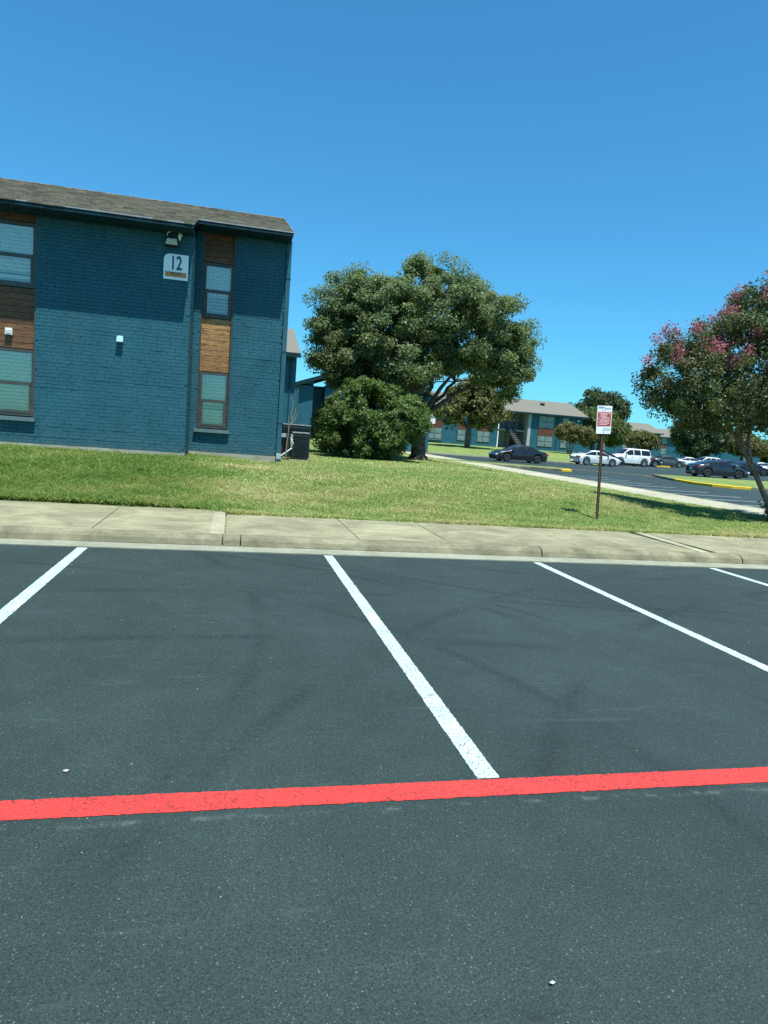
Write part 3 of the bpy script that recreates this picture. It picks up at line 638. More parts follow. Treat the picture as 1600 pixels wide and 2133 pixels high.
# things fixed to the near wall
s = empty('number_sign', (-1.31, YL-0.045, 4.45)); tag(s, 'white building number sign reading 12 with an orange band', 'sign')
pts = [(-.25, 0), (.25, 0), (.25, .52), (-.13, .52)] + [(-.13-.12*math.sin(t), .40+.12*math.cos(t)) for t in [math.pi/2*k/8 for k in range(1, 9)]]
b = MB(); b.poly([(x, 0, z) for x, z in pts]); b.poly([(x, .02, z) for x, z in reversed(pts)])
for i in range(len(pts)):
    a, c = pts[i], pts[(i+1) % len(pts)]; b.poly([(c[0], 0, c[1]), (a[0], 0, a[1]), (a[0], .02, a[1]), (c[0], .02, c[1])])
b.build('plate', 'sign_white', s)
MB().box(-.215, .215, -.006, -.0005, .055, .155).build('band', 'sign_orange', s)
text_obj('number', '12', .40, 'sign_blue', s, (.0, -.004, .325), (R(90), 0, 0), .62, .008)
text_obj('unit_range', '89-96', .105, 'print_dark', s, (.0, -.008, .106), (R(90), 0, 0), .85, .003)
s = empty('wall_lamp', (-1.41, YL-.02, 5.13)); tag(s, 'boxy wall lamp with cream lens above the number sign', 'lamp')
MB().box(-.14, .14, -.02, .0, -.03, .2).build('back_plate', 'blue_trim', s)
b = MB(); q = [(-.12, -.14, 0), (.12, -.14, 0), (.095, -.10, .13), (-.095, -.10, .13), (-.12, -.021, 0), (.12, -.021, 0), (.095, -.021, .15), (-.095, -.021, .15)]
b.v = q; b.f = [(0, 1, 2, 3), (0, 3, 7, 4), (1, 5, 6, 2), (3, 2, 6, 7), (0, 4, 5, 1)]; b.build('lens', 'cream', s)
MB().box(-.13, .13, -.145, -.022, -.022, -.001).build('base_rim', 'black_trim', s)
s = empty('security_floodlight', (-1.25, YL-.18, 5.34)); tag(s, 'small pale twin floodlight head under the eave', 'lamp')
MB().tube([(-.0, .10, -.08), (0, .02, -.04), (.02, -.03, .0)], [.02, .03, .045], 10).build('head', 'white', s)
MB().tube([(-.26, .10, -.02), (-.24, .02, .02), (-.18, 0, .04)], .008, 6).build('cable', 'white', s)
MB().tube([(-.26, .10, -.02), (-.30, .12, -.12), (-.29, .14, -.22)], .006, 6).build('cable', 'black_trim', s)
s = empty('dryer_vent', (-2.38, YL-.012, 3.05)); tag(s, 'small pale blue hooded vent on the sunlit brick', 'vent')
b = MB(); b.v = [(-.065, -.10, 0), (.065, -.10, 0), (.06, -.06, .12), (-.06, -.06, .12), (-.065, 0, -.01), (.065, 0, -.01), (.06, 0, .13), (-.06, 0, .13)]
b.f = [(0, 1, 2, 3), (0, 3, 7, 4), (1, 5, 6, 2), (3, 2, 6, 7), (0, 4, 5, 1)]; b.build('hood', simple('vent_paint', (0.30, 0.50, 0.56), .4), s)
MB().box(-.075, .075, -.008, .0, -.03, .145).build('flange', 'blue', s)
s = empty('wall_vent', (-4.535, YL+.06, 2.985)); tag(s, 'white louvred square vent on the brown planks between the left windows', 'vent')
MB().box(-.065, .065, -.05, .0, 0, .14).build('housing', 'white', s)
for z in (.03, .06, .09): MB().box(-.052, .052, -.062, -.051, z, z+.014).build('louvre', 'white', s)
# bare vine on the corner
vine = empty('dead_vine', (1.16, YR-.16, .9)); tag(vine, 'leafless dry vine climbing the building corner behind the air conditioners', 'plant')
b = MB(); b.tube([(.14, .1, -.2), (.16, .05, .25), (.19, .02, .62)], [.012, .011, .008], 6)
for q in ([(.19, .02, .62), (.24, 0, .8), (.30, 0, .95), (.33, 0, 1.12)], [(.18, .03, .5), (.16, 0, .75), (.17, 0, .9)], [(.24, 0, .8), (.22, 0, 1.0), (.26, 0, 1.22), (.19, 0, 1.36)], [(.22, 0, .7), (.33, 0, .85), (.37, 0, 1.0)]): b.tube(q, [.008, .006, .005, .004][:len(q)], 5)
b.build('stem', 'twig', vine)

# ------------------------------------------------------------------ air conditioners
def louvre_box(par, x0, x1, y0, y1, z0, z1, m='ac_dark', step=.052):
    MB().box(x0, x1, y0, y1, z0, z1).build('casing', m, par)
    z = z0+.05
    while z < z1-.05:
        MB().bar((x0+.03, y0-.008, z), (x1-.03, y0-.008, z), .022, .012).build('louvre', m, par); z += step
    MB().box(x0-.012, x1+.012, y0-.012, y1+.012, z1+.001, z1+.03).build('lid', 'ac_light', par)
    for x in (x0, x1-.018): MB().box(x-.002, x+.02, y0-.022, y0-.001, z0, z1-.002).build('corner_post', 'ac_dark', par)
ac = empty('air_conditioner', (1.56, 18.25, .66)); tag(ac, 'front air conditioner with open wiring side and white pipe by the building corner', 'air conditioner')
louvre_box(ac, .04, .46, 0, .6, .03, .73); MB().box(-.04, .50, -.05, .66, -.1, .028).build('base_pad', 'grey_concrete', ac)
MB().box(-.13, .038, .06, .5, .10, .70).build('control_box', 'ac_dark', ac)
b = MB(); b.box(-.02, .036, -.004, .058, .32, .70); b.build('wire_panel', 'ac_light', ac)
for q in ([(-.02, -.01, .6), (.0, -.05, .52), (-.01, -.02, .42)], [(.03, -.01, .55), (-.02, -.06, .48), (.02, -.03, .36)], [(.0, -.02, .38), (.05, -.05, .44), (.03, -.02, .5)]): MB().tube(q, .009, 6).build('wire', 'pipe_white', ac)
MB().tube([(-.33, -.05, .05), (.02, -.03, .32)], .017, 8).build('drain_pipe', 'pipe_white', ac)
for q in ([(-.30, .2, 0), (-.31, .18, .45), (-.2, .2, .62)], [(-.24, .22, 0), (-.25, .2, .4), (-.16, .2, .5)]): MB().tube(q, .028, 8).build('line_set', 'copper', ac)
MB().box(-.29, -.13, .1, .22, .60, .70).build('disconnect_box', 'ac_light', ac)
ac2 = empty('air_conditioner', (1.53, 19.35, .66)); tag(ac2, 'taller rear air conditioner behind the front one beside the bush', 'air conditioner')
louvre_box(ac2, -.12, .64, 0, .76, .03, .94); MB().box(-.16, .70, -.05, .82, -.1, .028).build('base_pad', 'grey_concrete', ac2)

# ------------------------------------------------------------------ foliage
def leaves_mesh(name, P, N, size, m, aspect=0.5, rng=RNG):
    """P points, N preferred normals; rhombic folded leaves"""
    n_ = len(P); nn = N + rng.normal(0, 0.75, (n_, 3)); nn /= np.linalg.norm(nn, axis=1)[:, None]
    d = rng.normal(0, 1, (n_, 3)); d -= nn*np.sum(d*nn, 1)[:, None]; d /= np.linalg.norm(d, axis=1)[:, None]
    s = np.cross(nn, d); L = size*rng.uniform(0.6, 1.25, n_)[:, None]; W_ = L*aspect*0.5
    v = np.stack([P, P+d*L*0.45+s*W_-nn*W_*0.35, P+d*L, P+d*L*0.45-s*W_-nn*W_*0.35], 1).reshape(-1, 3)
    k = np.arange(n_)*4; f = np.stack([k, k+1, k+2, k+3], 1)
    return np_mesh(name, v, f, m)
def crown_points(lobes, ncl, per, rc, rng, shell=0.45, flat=0.75, up_bias=0.35):
    vol = np.array([l[3]*l[4]*l[5] for l in lobes]); pick = rng.choice(len(lobes), ncl, p=vol**.7/np.sum(vol**.7))
    L = np.array(lobes); C = L[pick]; d = rng.normal(0, 1, (ncl, 3)); d /= np.linalg.norm(d, axis=1)[:, None]
    rad = rng.uniform(0, 1, ncl)**shell; rad = 0.25+0.75*rad; ctr = C[:, :3] + d*rad[:, None]*C[:, 3:6]
    P, N = [], []
    for i in range(ncl):
        n_ = max(4, int(per*rng.uniform(0.5, 1.5))); r_ = rc*rng.uniform(0.6, 1.35)
        q = rng.normal(0, 1, (n_, 3)); q /= np.maximum(np.linalg.norm(q, axis=1), 1e-6)[:, None]; q *= (rng.uniform(0, 1, n_)**.45)[:, None]*r_; q[:, 2] *= flat
        P.append(ctr[i]+q); nrm = d[i]*0.7+q/r_*0.6; nrm[:, 2] += up_bias; N.append(nrm)
    return np.concatenate(P), np.concatenate(N), ctr
def limb(b, a, c, r0, r1, wob=0.12, seg=8, n_=5):
    a, c = Vector(a), Vector(c); pts = []; rs = []
    for i in range(n_+1):
        t = i/n_; p = a.lerp(c, t); w_ = math.sin(math.pi*t)*wob*(c-a).length
        pts.append(p+Vector((random.uniform(-1, 1)*w_*.6, random.uniform(-1, 1)*w_*.6, w_*.5))); rs.append(r0+(r1-r0)*t)
    b.tube(pts, rs, seg); return pts
# main elm-like tree
T0 = Vector((6.86, 24.6, .50))
tree = empty('shade_tree', T0); tag(tree, 'large round shade tree with dark green crown behind the bush', 'tree')
K = lambda px, pz, dy=0: (px-T0.x, dy, pz-T0.z)
# crown envelope in metres: centre about x 6.9
lob = [(-1.7, 0, 5.9, 1.1, 1.2, .9), (-1.7, .1, 2.9, 1.9, 1.8, .75), (-3.0, 0, 3.4, 1.1, 1.3, .8), (-2.8, 0, 5.85, 1.0, 1.2, .95), (3.3, 0, 4.9, .7, 1.2, .9), (-1.9, -.3, 4.9, 2.0, 2.4, 1.7), (-2.9, .2, 4.1, 1.6, 2.0, 1.3), (0.2, .2, 5.7, 1.9, 2.5, 1.9), (1.4, -.2, 5.1, 2.0, 2.4, 1.7), (2.8, .1, 4.4, 1.4, 2.0, 1.4), (3.3, 0, 3.7, .9, 1.5, 1.1), (-3.3, .1, 4.7, 1.0, 1.4, 1.0), (-3.6, .3, 5.3, .8, 1.1, .8), (-.7, .0, 6.6, .95, 1.1, .8), (.9, .2, 6.4, .9, 1.0, .7), (2.5, .3, 5.9, .9, 1.1, .8), (-1.2, -.5, 3.6, 1.8, 2.0, 1.0), (1.9, -.4, 3.9, 1.6, 1.6, .9)]
rg = np.random.default_rng(11)
P, N, C1 = crown_points(lob, 800, 270, 0.36, rg, 0.36, .75, .7)
link('crown', leaves_mesh('crown', P, N, 0.105, 'oak_leaf', 0.55, rg), tree)
b = MB(); b.tube([(0.02, 0, -.3), (0.0, 0, .1), (-.03, 0, .8), (0.0, 0, 1.4), (.02, 0, 1.85)], [.42, .30, .25, .25, .27], 12)
for k in range(6):
    t = k*math.pi/3; b.tube([(.25*math.cos(t), .25*math.sin(t), .3), (.42*math.cos(t), .42*math.sin(t), -.02), (.6*math.cos(t), .6*math.sin(t), -.2)], [.09, .08, .05], 6)
b.build('trunk', 'bark', tree, True)
b = MB(); tips = []
for a, c, r0, r1 in (((0, 0, 1.7), (2.2, -.3, 3.3), 0.112, 0.053), ((0, 0, 1.65), (1.3, .3, 3.2), 0.098, 0.045), ((0, 0, 1.7), (.4, 0, 3.6), 0.112, 0.060), ((0, 0, 1.7), (-.5, .1, 3.7), 0.120, 0.060), ((0, 0, 1.65), (-1.8, 0, 3.6), 0.098, 0.045), ((0, 0, 1.7), (.9, -.8, 3.5), .11, .05), ((0, 0, 1.7), (-1.0, -.9, 3.6), .11, .05)):
    pts = limb(b, a, c, r0, r1, .08); tips.append((pts[-1], r1))
for t_, r_ in tips:
    near_ = sorted(C1, key=lambda q: (Vector(q)-t_).length)[:40]
    for q in random.sample(list(near_), 9): limb(b, t_, q, r_*.6, .012, .1, 5, 3)
b.build('limb', 'bark', tree, True)
# big bush
B0 = Vector((4.58, 22.4, .60)); bush = empty('bush', B0); tag(bush, 'big rounded clipped bush beside the air conditioners', 'bush')
rg = np.random.default_rng(5)
lobB = [(0, 0, 1.35, 1.75, 1.4, 1.22), (-.35, -.2, 1.75, 1.25, 1.1, .95), (.85, -.1, 1.4, 1.0, 1.1, .9), (-1.1, 0, 1.0, .75, 1.0, .95), (-.1, -.5, .75, 1.15, .9, .72), (1.2, 0, 1.55, .65, .8, .75)]
P, N, CB = crown_points(lobB, 520, 150, .20, rg, .19, .9, .35)
keep = (P[:, 2] > 0.03) & ~((((P[:, 0]+.12)/.40)**2+((P[:, 2]-2.0)/.38)**2 < 1) & (P[:, 1] < -.25)) & ~((((P[:, 0]+1.0)/.22)**2+((P[:, 2]-.7)/.6)**2 < 1) & (P[:, 1] < .0)); P, N = P[keep], N[keep]
link('foliage', leaves_mesh('foliage', P, N, .095, 'bush_leaf', .5, rg), bush)
b = MB()
for k in range(9): limb(b, (random.uniform(-.7, .5), random.uniform(-.4, .4), -.2), (random.uniform(-1.3, 1.3), random.uniform(-.7, .7), random.uniform(1.0, 1.9)), .05, .015, .1, 6, 4)
b.build('stem', 'bark', bush)
B1 = Vector((3.75, 25.2, .62)); bush2 = empty('bush', B1); tag(bush2, 'smaller dark bush half hidden left behind the big rounded bush', 'bush')
P, N, CB = crown_points([(-.2, 0, 1.0, .75, .8, .95), (.4, .1, .9, .8, .8, .85)], 130, 90, .24, rg, .25, .9, .25); keep = P[:, 2] > .02
link('foliage', leaves_mesh('foliage', P[keep], N[keep], .115, 'bush_leaf', .5, rg), bush2)
b = MB()
for k in range(4): limb(b, (random.uniform(-.2, .2), 0, -.2), (random.uniform(-.5, .5), random.uniform(-.3, .3), 1.2), .04, .012, .1, 6, 4)
b.build('stem', 'bark', bush2)
# crepe myrtle at the right
M0 = Vector((12.75, 13.5, .15)); my = empty('crepe_myrtle', M0); tag(my, 'crepe myrtle with dark leaves and pink blossom at the right edge', 'tree')
rg = np.random.default_rng(21)
lobM = [(-2.3, 0, 2.45, 1.15, 1.5, .45), (-.7, .2, 2.6, 1.3, 1.6, .6), (.9, 0, 2.4, 1.4, 1.5, .7), (-2.75, -.1, 3.0, 1.15, 1.5, .75), (-1.7, -.2, 3.75, 1.45, 2.0, 1.0), (-.3, 0, 4.2, 1.6, 2.2, 1.15), (-1.35, .1, 4.95, .55, .7, .55), (-.9, .1, 4.7, .8, 1.0, .7), (1.2, 0, 3.8, 1.7, 2.0, 1.2), (-1.9, 0, 2.75, 1.4, 1.7, .62), (.3, 0, 3.0, 1.7, 1.8, .8), (-3.55, 0, 3.05, .5, .6, .28), (-3.2, 0, 3.75, .6, .7, .35)]
P, N, CM = crown_points(lobM, 680, 165, .26, rg, .4, .85, .3)
link('crown', leaves_mesh('crown', P, N, .072, 'myrtle_leaf', .55, rg), my)
fc = [c for c in CM if (c[2] > 3.3 and rg.random() < .55) or (c[2] > 2.2 and rg.random() < .06)]
PF, NF = [], []
for c in fc:
    n_ = int(rg.uniform(50, 150)); q = rg.normal(0, 1, (n_, 3))*np.array([.075, .075, .085]); off = np.array([0, -.1, .17]); off[:2] += (c[:2]-np.array([-.8, 0]))*.10
    PF.append(c+off+q); NF.append(np.tile([0, -.2, .8], (n_, 1)))
link('blossom', leaves_mesh('blossom', np.concatenate(PF), np.concatenate(NF), .05, 'flower', .9, rg), my)
b = MB(); tips = []
for pts, rs in (([(-.05, 0, -.2), (-.38, 0, .45), (-.85, 0, 1.15), (-1.45, 0, 1.9)], [.072, .064, .056, .048]), ([(.1, .1, -.2), (.12, .1, .7), (-.15, .1, 1.5), (-.35, .1, 2.3)], [.085, .07, .06, .05]), ([(.22, -.1, -.2), (.5, -.1, .8), (.9, -.1, 1.6), (1.3, -.1, 2.5)], [.08, .07, .06, .05]), ([(-.98, 0, 1.3), (-1.05, .1, 1.8), (-1.0, .15, 2.4)], [.055, .045, .04]),
               ([(-1.45, 0, 1.9), (-1.9, 0, 2.25), (-2.3, 0, 2.6)], [.045, .035, .03]), ([(-1.45, 0, 1.9), (-1.6, -.1, 2.4), (-1.75, -.1, 2.9)], [.045, .035, .03]), ([(-1.2, 0, 1.6), (-1.28, .2, 2.2), (-1.4, .2, 2.7)], [.04, .035, .03]), ([(-.35, .1, 2.3), (-.5, .1, 2.8), (-.7, 0, 3.3)], [.045, .035, .03])):
    b.tube(pts, rs, 8); tips.append(Vector(pts[-1]))
for t_ in tips:
    near_ = sorted(CM, key=lambda q: (Vector(q)-t_).length)[:60]
    for q in random.sample(list(near_), 7): limb(b, t_, q, .028, .008, .1, 5, 3)
b.build('trunk', 'bark_pale', my, True)
P, N, _ = crown_points([(-.1, -.1, .35, .3, .3, .38)], 30, 60, .16, rg, .3, .9, .3)
link('basal_shoots', leaves_mesh('basal_shoots', P, N, .08, 'myrtle_leaf', .55, rg), my)

def small_tree(name, label, loc, lobes, ncl, per, rc, size, m, trunk_h, trunk_r, seed, group=None, bark='bark', stems=1):
    o = empty(name, loc); tag(o, label, 'tree', group); r_ = np.random.default_rng(seed)
    P, N, C_ = crown_points(lobes, ncl, per, rc, r_, .35, .85, .3)
    link('crown', leaves_mesh('crown', P, N, size, m, .6, r_), o)
    b = MB(); c = np.mean(C_, 0)
    for s_ in range(stems):
        dx = (s_-(stems-1)/2)*.5; b.tube([(dx*.3, 0, -.4), (dx*.6, 0, trunk_h*.5), (dx, 0, trunk_h), (c[0]*.6+dx, c[1]*.6, c[2])], [trunk_r*1.3, trunk_r, trunk_r*.8, trunk_r*.4], 8)
    for q in random.sample(list(C_), min(8, len(C_))): limb(b, (0, 0, trunk_h), q, trunk_r*.45, trunk_r*.1, .1, 5, 3)
    b.build('trunk', bark, o, True); return o
small_tree('street_tree', 'olive green tree in front of the far building left of its stairs', (27.4, 77, .55), [(0, 0, 5.2, 3.6, 3, 2.6), (-2.2, 0, 4.2, 2.2, 2, 1.6), (2.3, 0, 4.4, 2.4, 2, 1.8), (.2, 0, 7.0, 2.4, 2, 1.6)], 210, 60, .7, .42, 'olive_leaf', 2.3, .32, 31)
small_tree('street_tree', 'tall dark oak rising behind the far building roof beside the red sign', (64, 110, .8), [(0, 0, 7.6, 4.2, 4, 3.0), (-1, 0, 9.4, 3.2, 3, 1.9), (2, 0, 8.6, 2.6, 3, 1.8)], 240, 60, .8, .5, 'dark_leaf', 3, .5, 32)
small_tree('street_tree', 'distant dark tree crown just over the far building gable end', (57.5, 108, .8), [(0, 0, 6.0, 2.6, 2.6, 2.2), (1, 0, 5, 2.6, 2.5, 2)], 110, 50, .8, .5, 'dark_leaf', 3, .4, 33)
small_tree('street_tree', 'broad green tree behind the red sign and white sedan', (55.2, 97, .8), [(0, 0, 4.6, 3.6, 3.2, 2.9), (2.8, 0, 4.2, 2.8, 2.5, 2.4), (-1.8, 0, 3.6, 2.5, 2.5, 2.2), (4.0, 0, 3.4, 2, 2, 1.8)], 260, 55, .7, .45, 'mid_leaf', 2.4, .35, 34)
small_tree('crepe_myrtle', 'reddish crepe myrtle before the far building corner left of the white sedan', (42.6, 80.5, .6), [(0, 0, 2.8, 2.0, 1.8, 1.2), (1.8, 0, 2.6, 1.6, 1.5, 1.1), (-.8, 0, 3.0, 1.4, 1.4, .9)], 150, 45, .42, .30, 'olive_leaf', 1.3, .09, 35, bark='bark_pale', stems=3)
small_tree('crepe_myrtle', 'dusty crepe myrtle behind the white sport utility vehicle', (53.5, 82, .6), [(0, 0, 2.6, 2.0, 1.6, 1.2), (1.4, 0, 2.4, 1.5, 1.5, 1.0)], 110, 45, .42, .30, 'olive_leaf', 1.2, .09, 36, bark='bark_pale', stems=3)
small_tree('street_tree', 'spreading dark tree right of the far blue gable house', (82, 108, .8), [(0, 0, 4.6, 4.2, 3.5, 3.0), (3.5, 0, 4.0, 3.2, 3, 2.4), (-2.5, 0, 5.2, 2.6, 2.5, 2.2), (0, 0, 2.4, 4, 3, 1.6)], 280, 55, .8, .5, 'dark_leaf', 2.2, .35, 37)
small_tree('street_tree', 'yellow green tree behind the dark coupe roof', (91.5, 107.5, .8), [(0, 0, 3.4, 3.2, 2.6, 1.9), (2.5, 0, 3.0, 2.4, 2.2, 1.5)], 160, 50, .7, .45, 'olive_leaf', 1.8, .25, 38)
for i, (x, y, s_, lb) in enumerate(((118, 160, 1.0, 'leftmost tree of the hazy row beyond the far right cars'), (131, 158, 1.15, 'second tree of the hazy row beyond the far right cars'), (146, 160, 1.0, 'third tree of the hazy row beyond the far right cars'), (161, 156, 1.1, 'rightmost tree of the hazy row beyond the far right cars'))):
    small_tree('street_tree', lb, (x, y, .8), [(0, 0, 4.2*s_, 7, 5, 3.2*s_), (5, 0, 3.6*s_, 5, 4, 2.6*s_), (-5, 0, 3.4*s_, 4.5, 4, 2.5*s_)], 170, 45, 1.3, .8, 'mid_leaf', 2, .4, 40+i, 'hazy tree row')
small_tree('street_tree', 'dark tree crown filling the gap behind the big shade tree', (20.5, 96, .6), [(0, 0, 5.0, 4, 3, 2.6), (3, 0, 4.2, 3, 3, 2.4)], 140, 50, .8, .5, 'mid_leaf', 2, .3, 39)

# ------------------------------------------------------------------ far buildings
def far_window(par, x0, x1, z0, z1, yf, cols=1):
    f = MB(); f.box(x0, x1, yf-.05, yf+.02, z0, z1); o = f.build('window_frame', 'frame', par)
    n_ = cols; wd = (x1-x0-.08*(n_+1))/n_
    for i in range(n_):
        a = x0+.08+i*(wd+.08); mz = (z0+z1)/2
        for (q0, q1) in ((z0+.08, mz-.04), (mz+.04, z1-.08)): MB().box(a, a+wd, yf-.075, yf-.051, q0, q1).build('pane', 'pane_far', o)
def far_planks(par, x0, x1, z0, z1, yf, n_=4):
    h = (z1-z0)/n_
    for i in range(n_): MB().box(x0, x1, yf-.04-.01*(i % 2), yf+.02, z0+h*i+.01, z0+h*(i+1)-.01).build('plank', 'wood_far', par)
MAT['wood_far'] = simple('red_brown_cedar', (0.13, 0.040, 0.018), .6, var=.35, ns=3)
def gable_roof(par, x0, x1, y0, y1, ez, slope=.35, th=.18, m='shingle_far', axis='x'):
    b = MB(); 
    if axis == 'x':
        yr = (y0+y1)/2; zr = ez+slope*(yr-y0)
        top = [(x0, y0, ez), (x1, y0, ez), (x1, yr, zr), (x0, yr, zr), (x1, y1, ez), (x0, y1, ez)]
    else:
        xr = (x0+x1)/2; zr = ez+slope*(xr-x0)
        top = [(x0, y1, ez), (x0, y0, ez), (xr, y0, zr), (xr, y1, zr), (x1, y0, ez), (x1, y1, ez)]
    b.v = top+[(p[0], p[1], p[2]-th) for p in top]
    b.f = [(0, 1, 2, 3), (3, 2, 4, 5), (9, 8, 7, 6), (11, 10, 8, 9), (0, 6, 7, 1), (1, 7, 8, 2), (2, 8, 10, 4), (4, 10, 11, 5), (5, 11, 9, 3), (3, 9, 6, 0)]
    o = b.build('roof', m, par); return o
def fascia_front(par, x0, x1, y0, ez): MB().box(x0, x1, y0-.03, y0-.003, ez-.26, ez-.01).build('fascia_board', 'fascia', par)
# building behind the bush line, across the lawn
fb2 = empty('apartment_building'); tag(fb2, 'far two storey blue apartment building with open stairwell behind the black sedan', 'building')
Yf, bz, ez = 90.0, .78, 6.05
MB().box(17, 36.3, Yf, Yf+11, .2, ez).build('wall', 'blue_far', fb2)
MB().box(41.3, 49.3, Yf, Yf+11, .2, ez+.0).build('wall', 'blue_far', fb2)
MB().box(36.301, 41.299, Yf+3.2, Yf+11, .2, ez).build('stair_back_wall', 'stucco', fb2)
MB().box(40.85, 41.298, Yf-.02, Yf+3.19, .2, ez).build('stair_side_wall', 'stucco', fb2)
MB().box(36.302, 40.849, Yf+.9, Yf+3.19, 3.28, 3.46).build('landing', 'stucco', fb2)
for x in (36.32,): MB().box(x, x+.14, Yf-.12, Yf-.001, .5, ez-.1).build('downspout', 'white', fb2)
for x in (37.9, 39.0): MB().box(x, x+.12, Yf+.88, Yf+1.0, .5, ez).build('post', 'dark_metal', fb2)
for dx in (0, 1.0): MB().bar((38.0+dx, Yf+.8, 3.6), (40.0+dx*.7, Yf+.2, .75), .10, .28).build('stair_stringer', 'dark_metal', fb2)
for k in range(10):
    t = (k+.5)/10; MB().box(38.05+2.0*t, 38.75+2.0*t, Yf+.25, Yf+.75, 3.3-2.6*t, 3.36-2.6*t).build('step', 'stucco', fb2)
for z in (3.9, 4.4): MB().box(36.4, 40.8, Yf+.86, Yf+.90, z, z+.06).build('rail', 'dark_metal', fb2)
for x in np.arange(36.6, 40.8, .35): MB().box(float(x), float(x)+.03, Yf+.865, Yf+.895, 3.46, 4.4).build('baluster', 'dark_metal', fb2)
MB().box(39.6, 40.6, Yf+3.12, Yf+3.19, .8, 2.9).build('door', 'brown_door', fb2); MB().box(37.0, 37.9, Yf+3.12, Yf+3.19, 3.5, 5.6).build('door', 'brown_door', fb2)
for x0, x1, c in ((42.4, 44.8, 2), (46.0, 47.1, 1), (33.3, 35.2, 2), (30.4, 31.6, 1), (26.0, 28.2, 2)):
    far_window(fb2, x0, x1, 1.35, 2.95, Yf, c); far_planks(fb2, x0, x1, 2.98, 3.95, Yf); far_window(fb2, x0, x1, 3.98, 5.75, Yf, c)
MB().box(x0-.1, x1+.1, Yf-.15, Yf+.01, 1.2, 1.33).build('window_sill', 'sill', fb2)
MB().box(26.1, 27.1, Yf-.12, Yf-.01, 3.4, 5.9).build('white_panel', 'white', fb2)
for x in (32.4, 45.3): MB().box(x, x+.12, Yf-.1, Yf-.002, .6, ez-.1).build('downspout', 'blue_trim', fb2)
MB().box(48.4, 48.62, Yf-.2, Yf-.01, 5.3, 5.52).build('wall_light', 'white', fb2)
r_ = gable_roof(fb2, 16.6, 49.8, Yf-.65, Yf+11.65, ez-.02); fascia_front(fb2, 16.6, 49.8, Yf-.65, ez-.02)
MB().box(44, 44.5, Yf+3, Yf+3.5, ez+1.25, ez+1.65).build('roof_vent', 'fascia', r_)
# narrow block beyond the near building's right corner
fb3 = empty('apartment_building'); tag(fb3, 'blue block with grey roof just right of the near building corner', 'building')
MB().box(-4, 3.46, 40, 51, .2, 5.75).build('wall', 'blue_far', fb3); MB().box(3.10, 3.16, 39.93, 39.999, .5, 5.6).build('downspout', 'blue_trim', fb3)
gable_roof(fb3, -4.3, 3.62, 39.36, 51.6, 5.72); fascia_front(fb3, -4.3, 3.62, 39.36, 5.72)
MB().poly([(3.455, 40, 5.7), (3.455, 51, 5.7), (3.455, 45.5, 7.6)]).build('gable_wall', 'blue_far', fb3)
fb4 = empty('apartment_building'); tag(fb4, 'blue gable end with sloping roof edge behind the left of the shade tree', 'building')
MB().box(5.35, 6.55, 58, 70, .2, 5.2).build('wall', 'blue_far', fb4); MB().box(7.55, 17.0, 58, 70, .2, 5.2).build('wall', 'blue_far', fb4); MB().box(6.551, 7.549, 59.6, 70, .2, 5.2).build('recessed_wall', 'blue_far', fb4)
b = MB()
for xa, xb in ((5.35, 6.55), (7.55, 17.0)):
    xr = 11.2; zf = lambda x: 5.19+.36*(min(x, 2*xr-x)-5.35)
    xs = sorted({xa, xb, *( [xr] if xa < xr < xb else [])})
    b.poly([(xa, 58, 5.1)] + [(xb, 58, 5.1)] + [(x, 58, zf(x)) for x in reversed(xs)])
b.build('gable_wall', 'blue_far', fb4)
gable_roof(fb4, 4.9, 17.5, 57.5, 70.5, 5.16, .36, .2, 'shingle_far', 'y')
MB().bar((4.9, 57.48, 5.08), (11.2, 57.48, 7.35), .05, .3).build('rake_board', 'fascia', fb4)
# more distant blocks
def block(label, x0, x1, y0, dep, bz_, ez_, wins, seed=0):
    o = empty('apartment_building'); tag(o, label, 'building'); MB().box(x0, x1, y0, y0+dep, bz_-.6, ez_).build('wall', 'blue_far', o)
    for a, c in wins:
        far_window(o, a, c, bz_+.6, bz_+2.2, y0); far_planks(o, a, c, bz_+2.23, bz_+3.2, y0, 3); far_window(o, a, c, bz_+3.23, bz_+4.9, y0)
    gable_roof(o, x0-.4, x1+.4, y0-.65, y0+dep+.65, ez_-.02); fascia_front(o, x0-.4, x1+.4, y0-.65, ez_-.02)
    MB().poly([(x1-.01, y0, ez_-.05), (x1-.01, y0+dep, ez_-.05), (x1-.01, y0+dep/2, ez_+.35*dep/2-.1)]).build('gable_wall', 'blue_far', o); return o
block('distant blue house with dark roof between the trees above the white vehicles', 66, 93.2, 135, 11, .9, 6.15, ((90.2, 91.4), (84, 86), (78, 80)))
block('distant blue block partly hidden behind trees above the white wagon', 92, 112, 150, 11, .9, 5.9, ((98, 99.5), (104, 105.5)))
block('small distant house with pale roof slope behind the crepe myrtle trunk', 112, 135, 152, 11, .9, 5.6, ((130, 132),))
o = block('long low blue building at the far right behind parked cars', 150, 190, 178, 10, .8, 4.6, ())

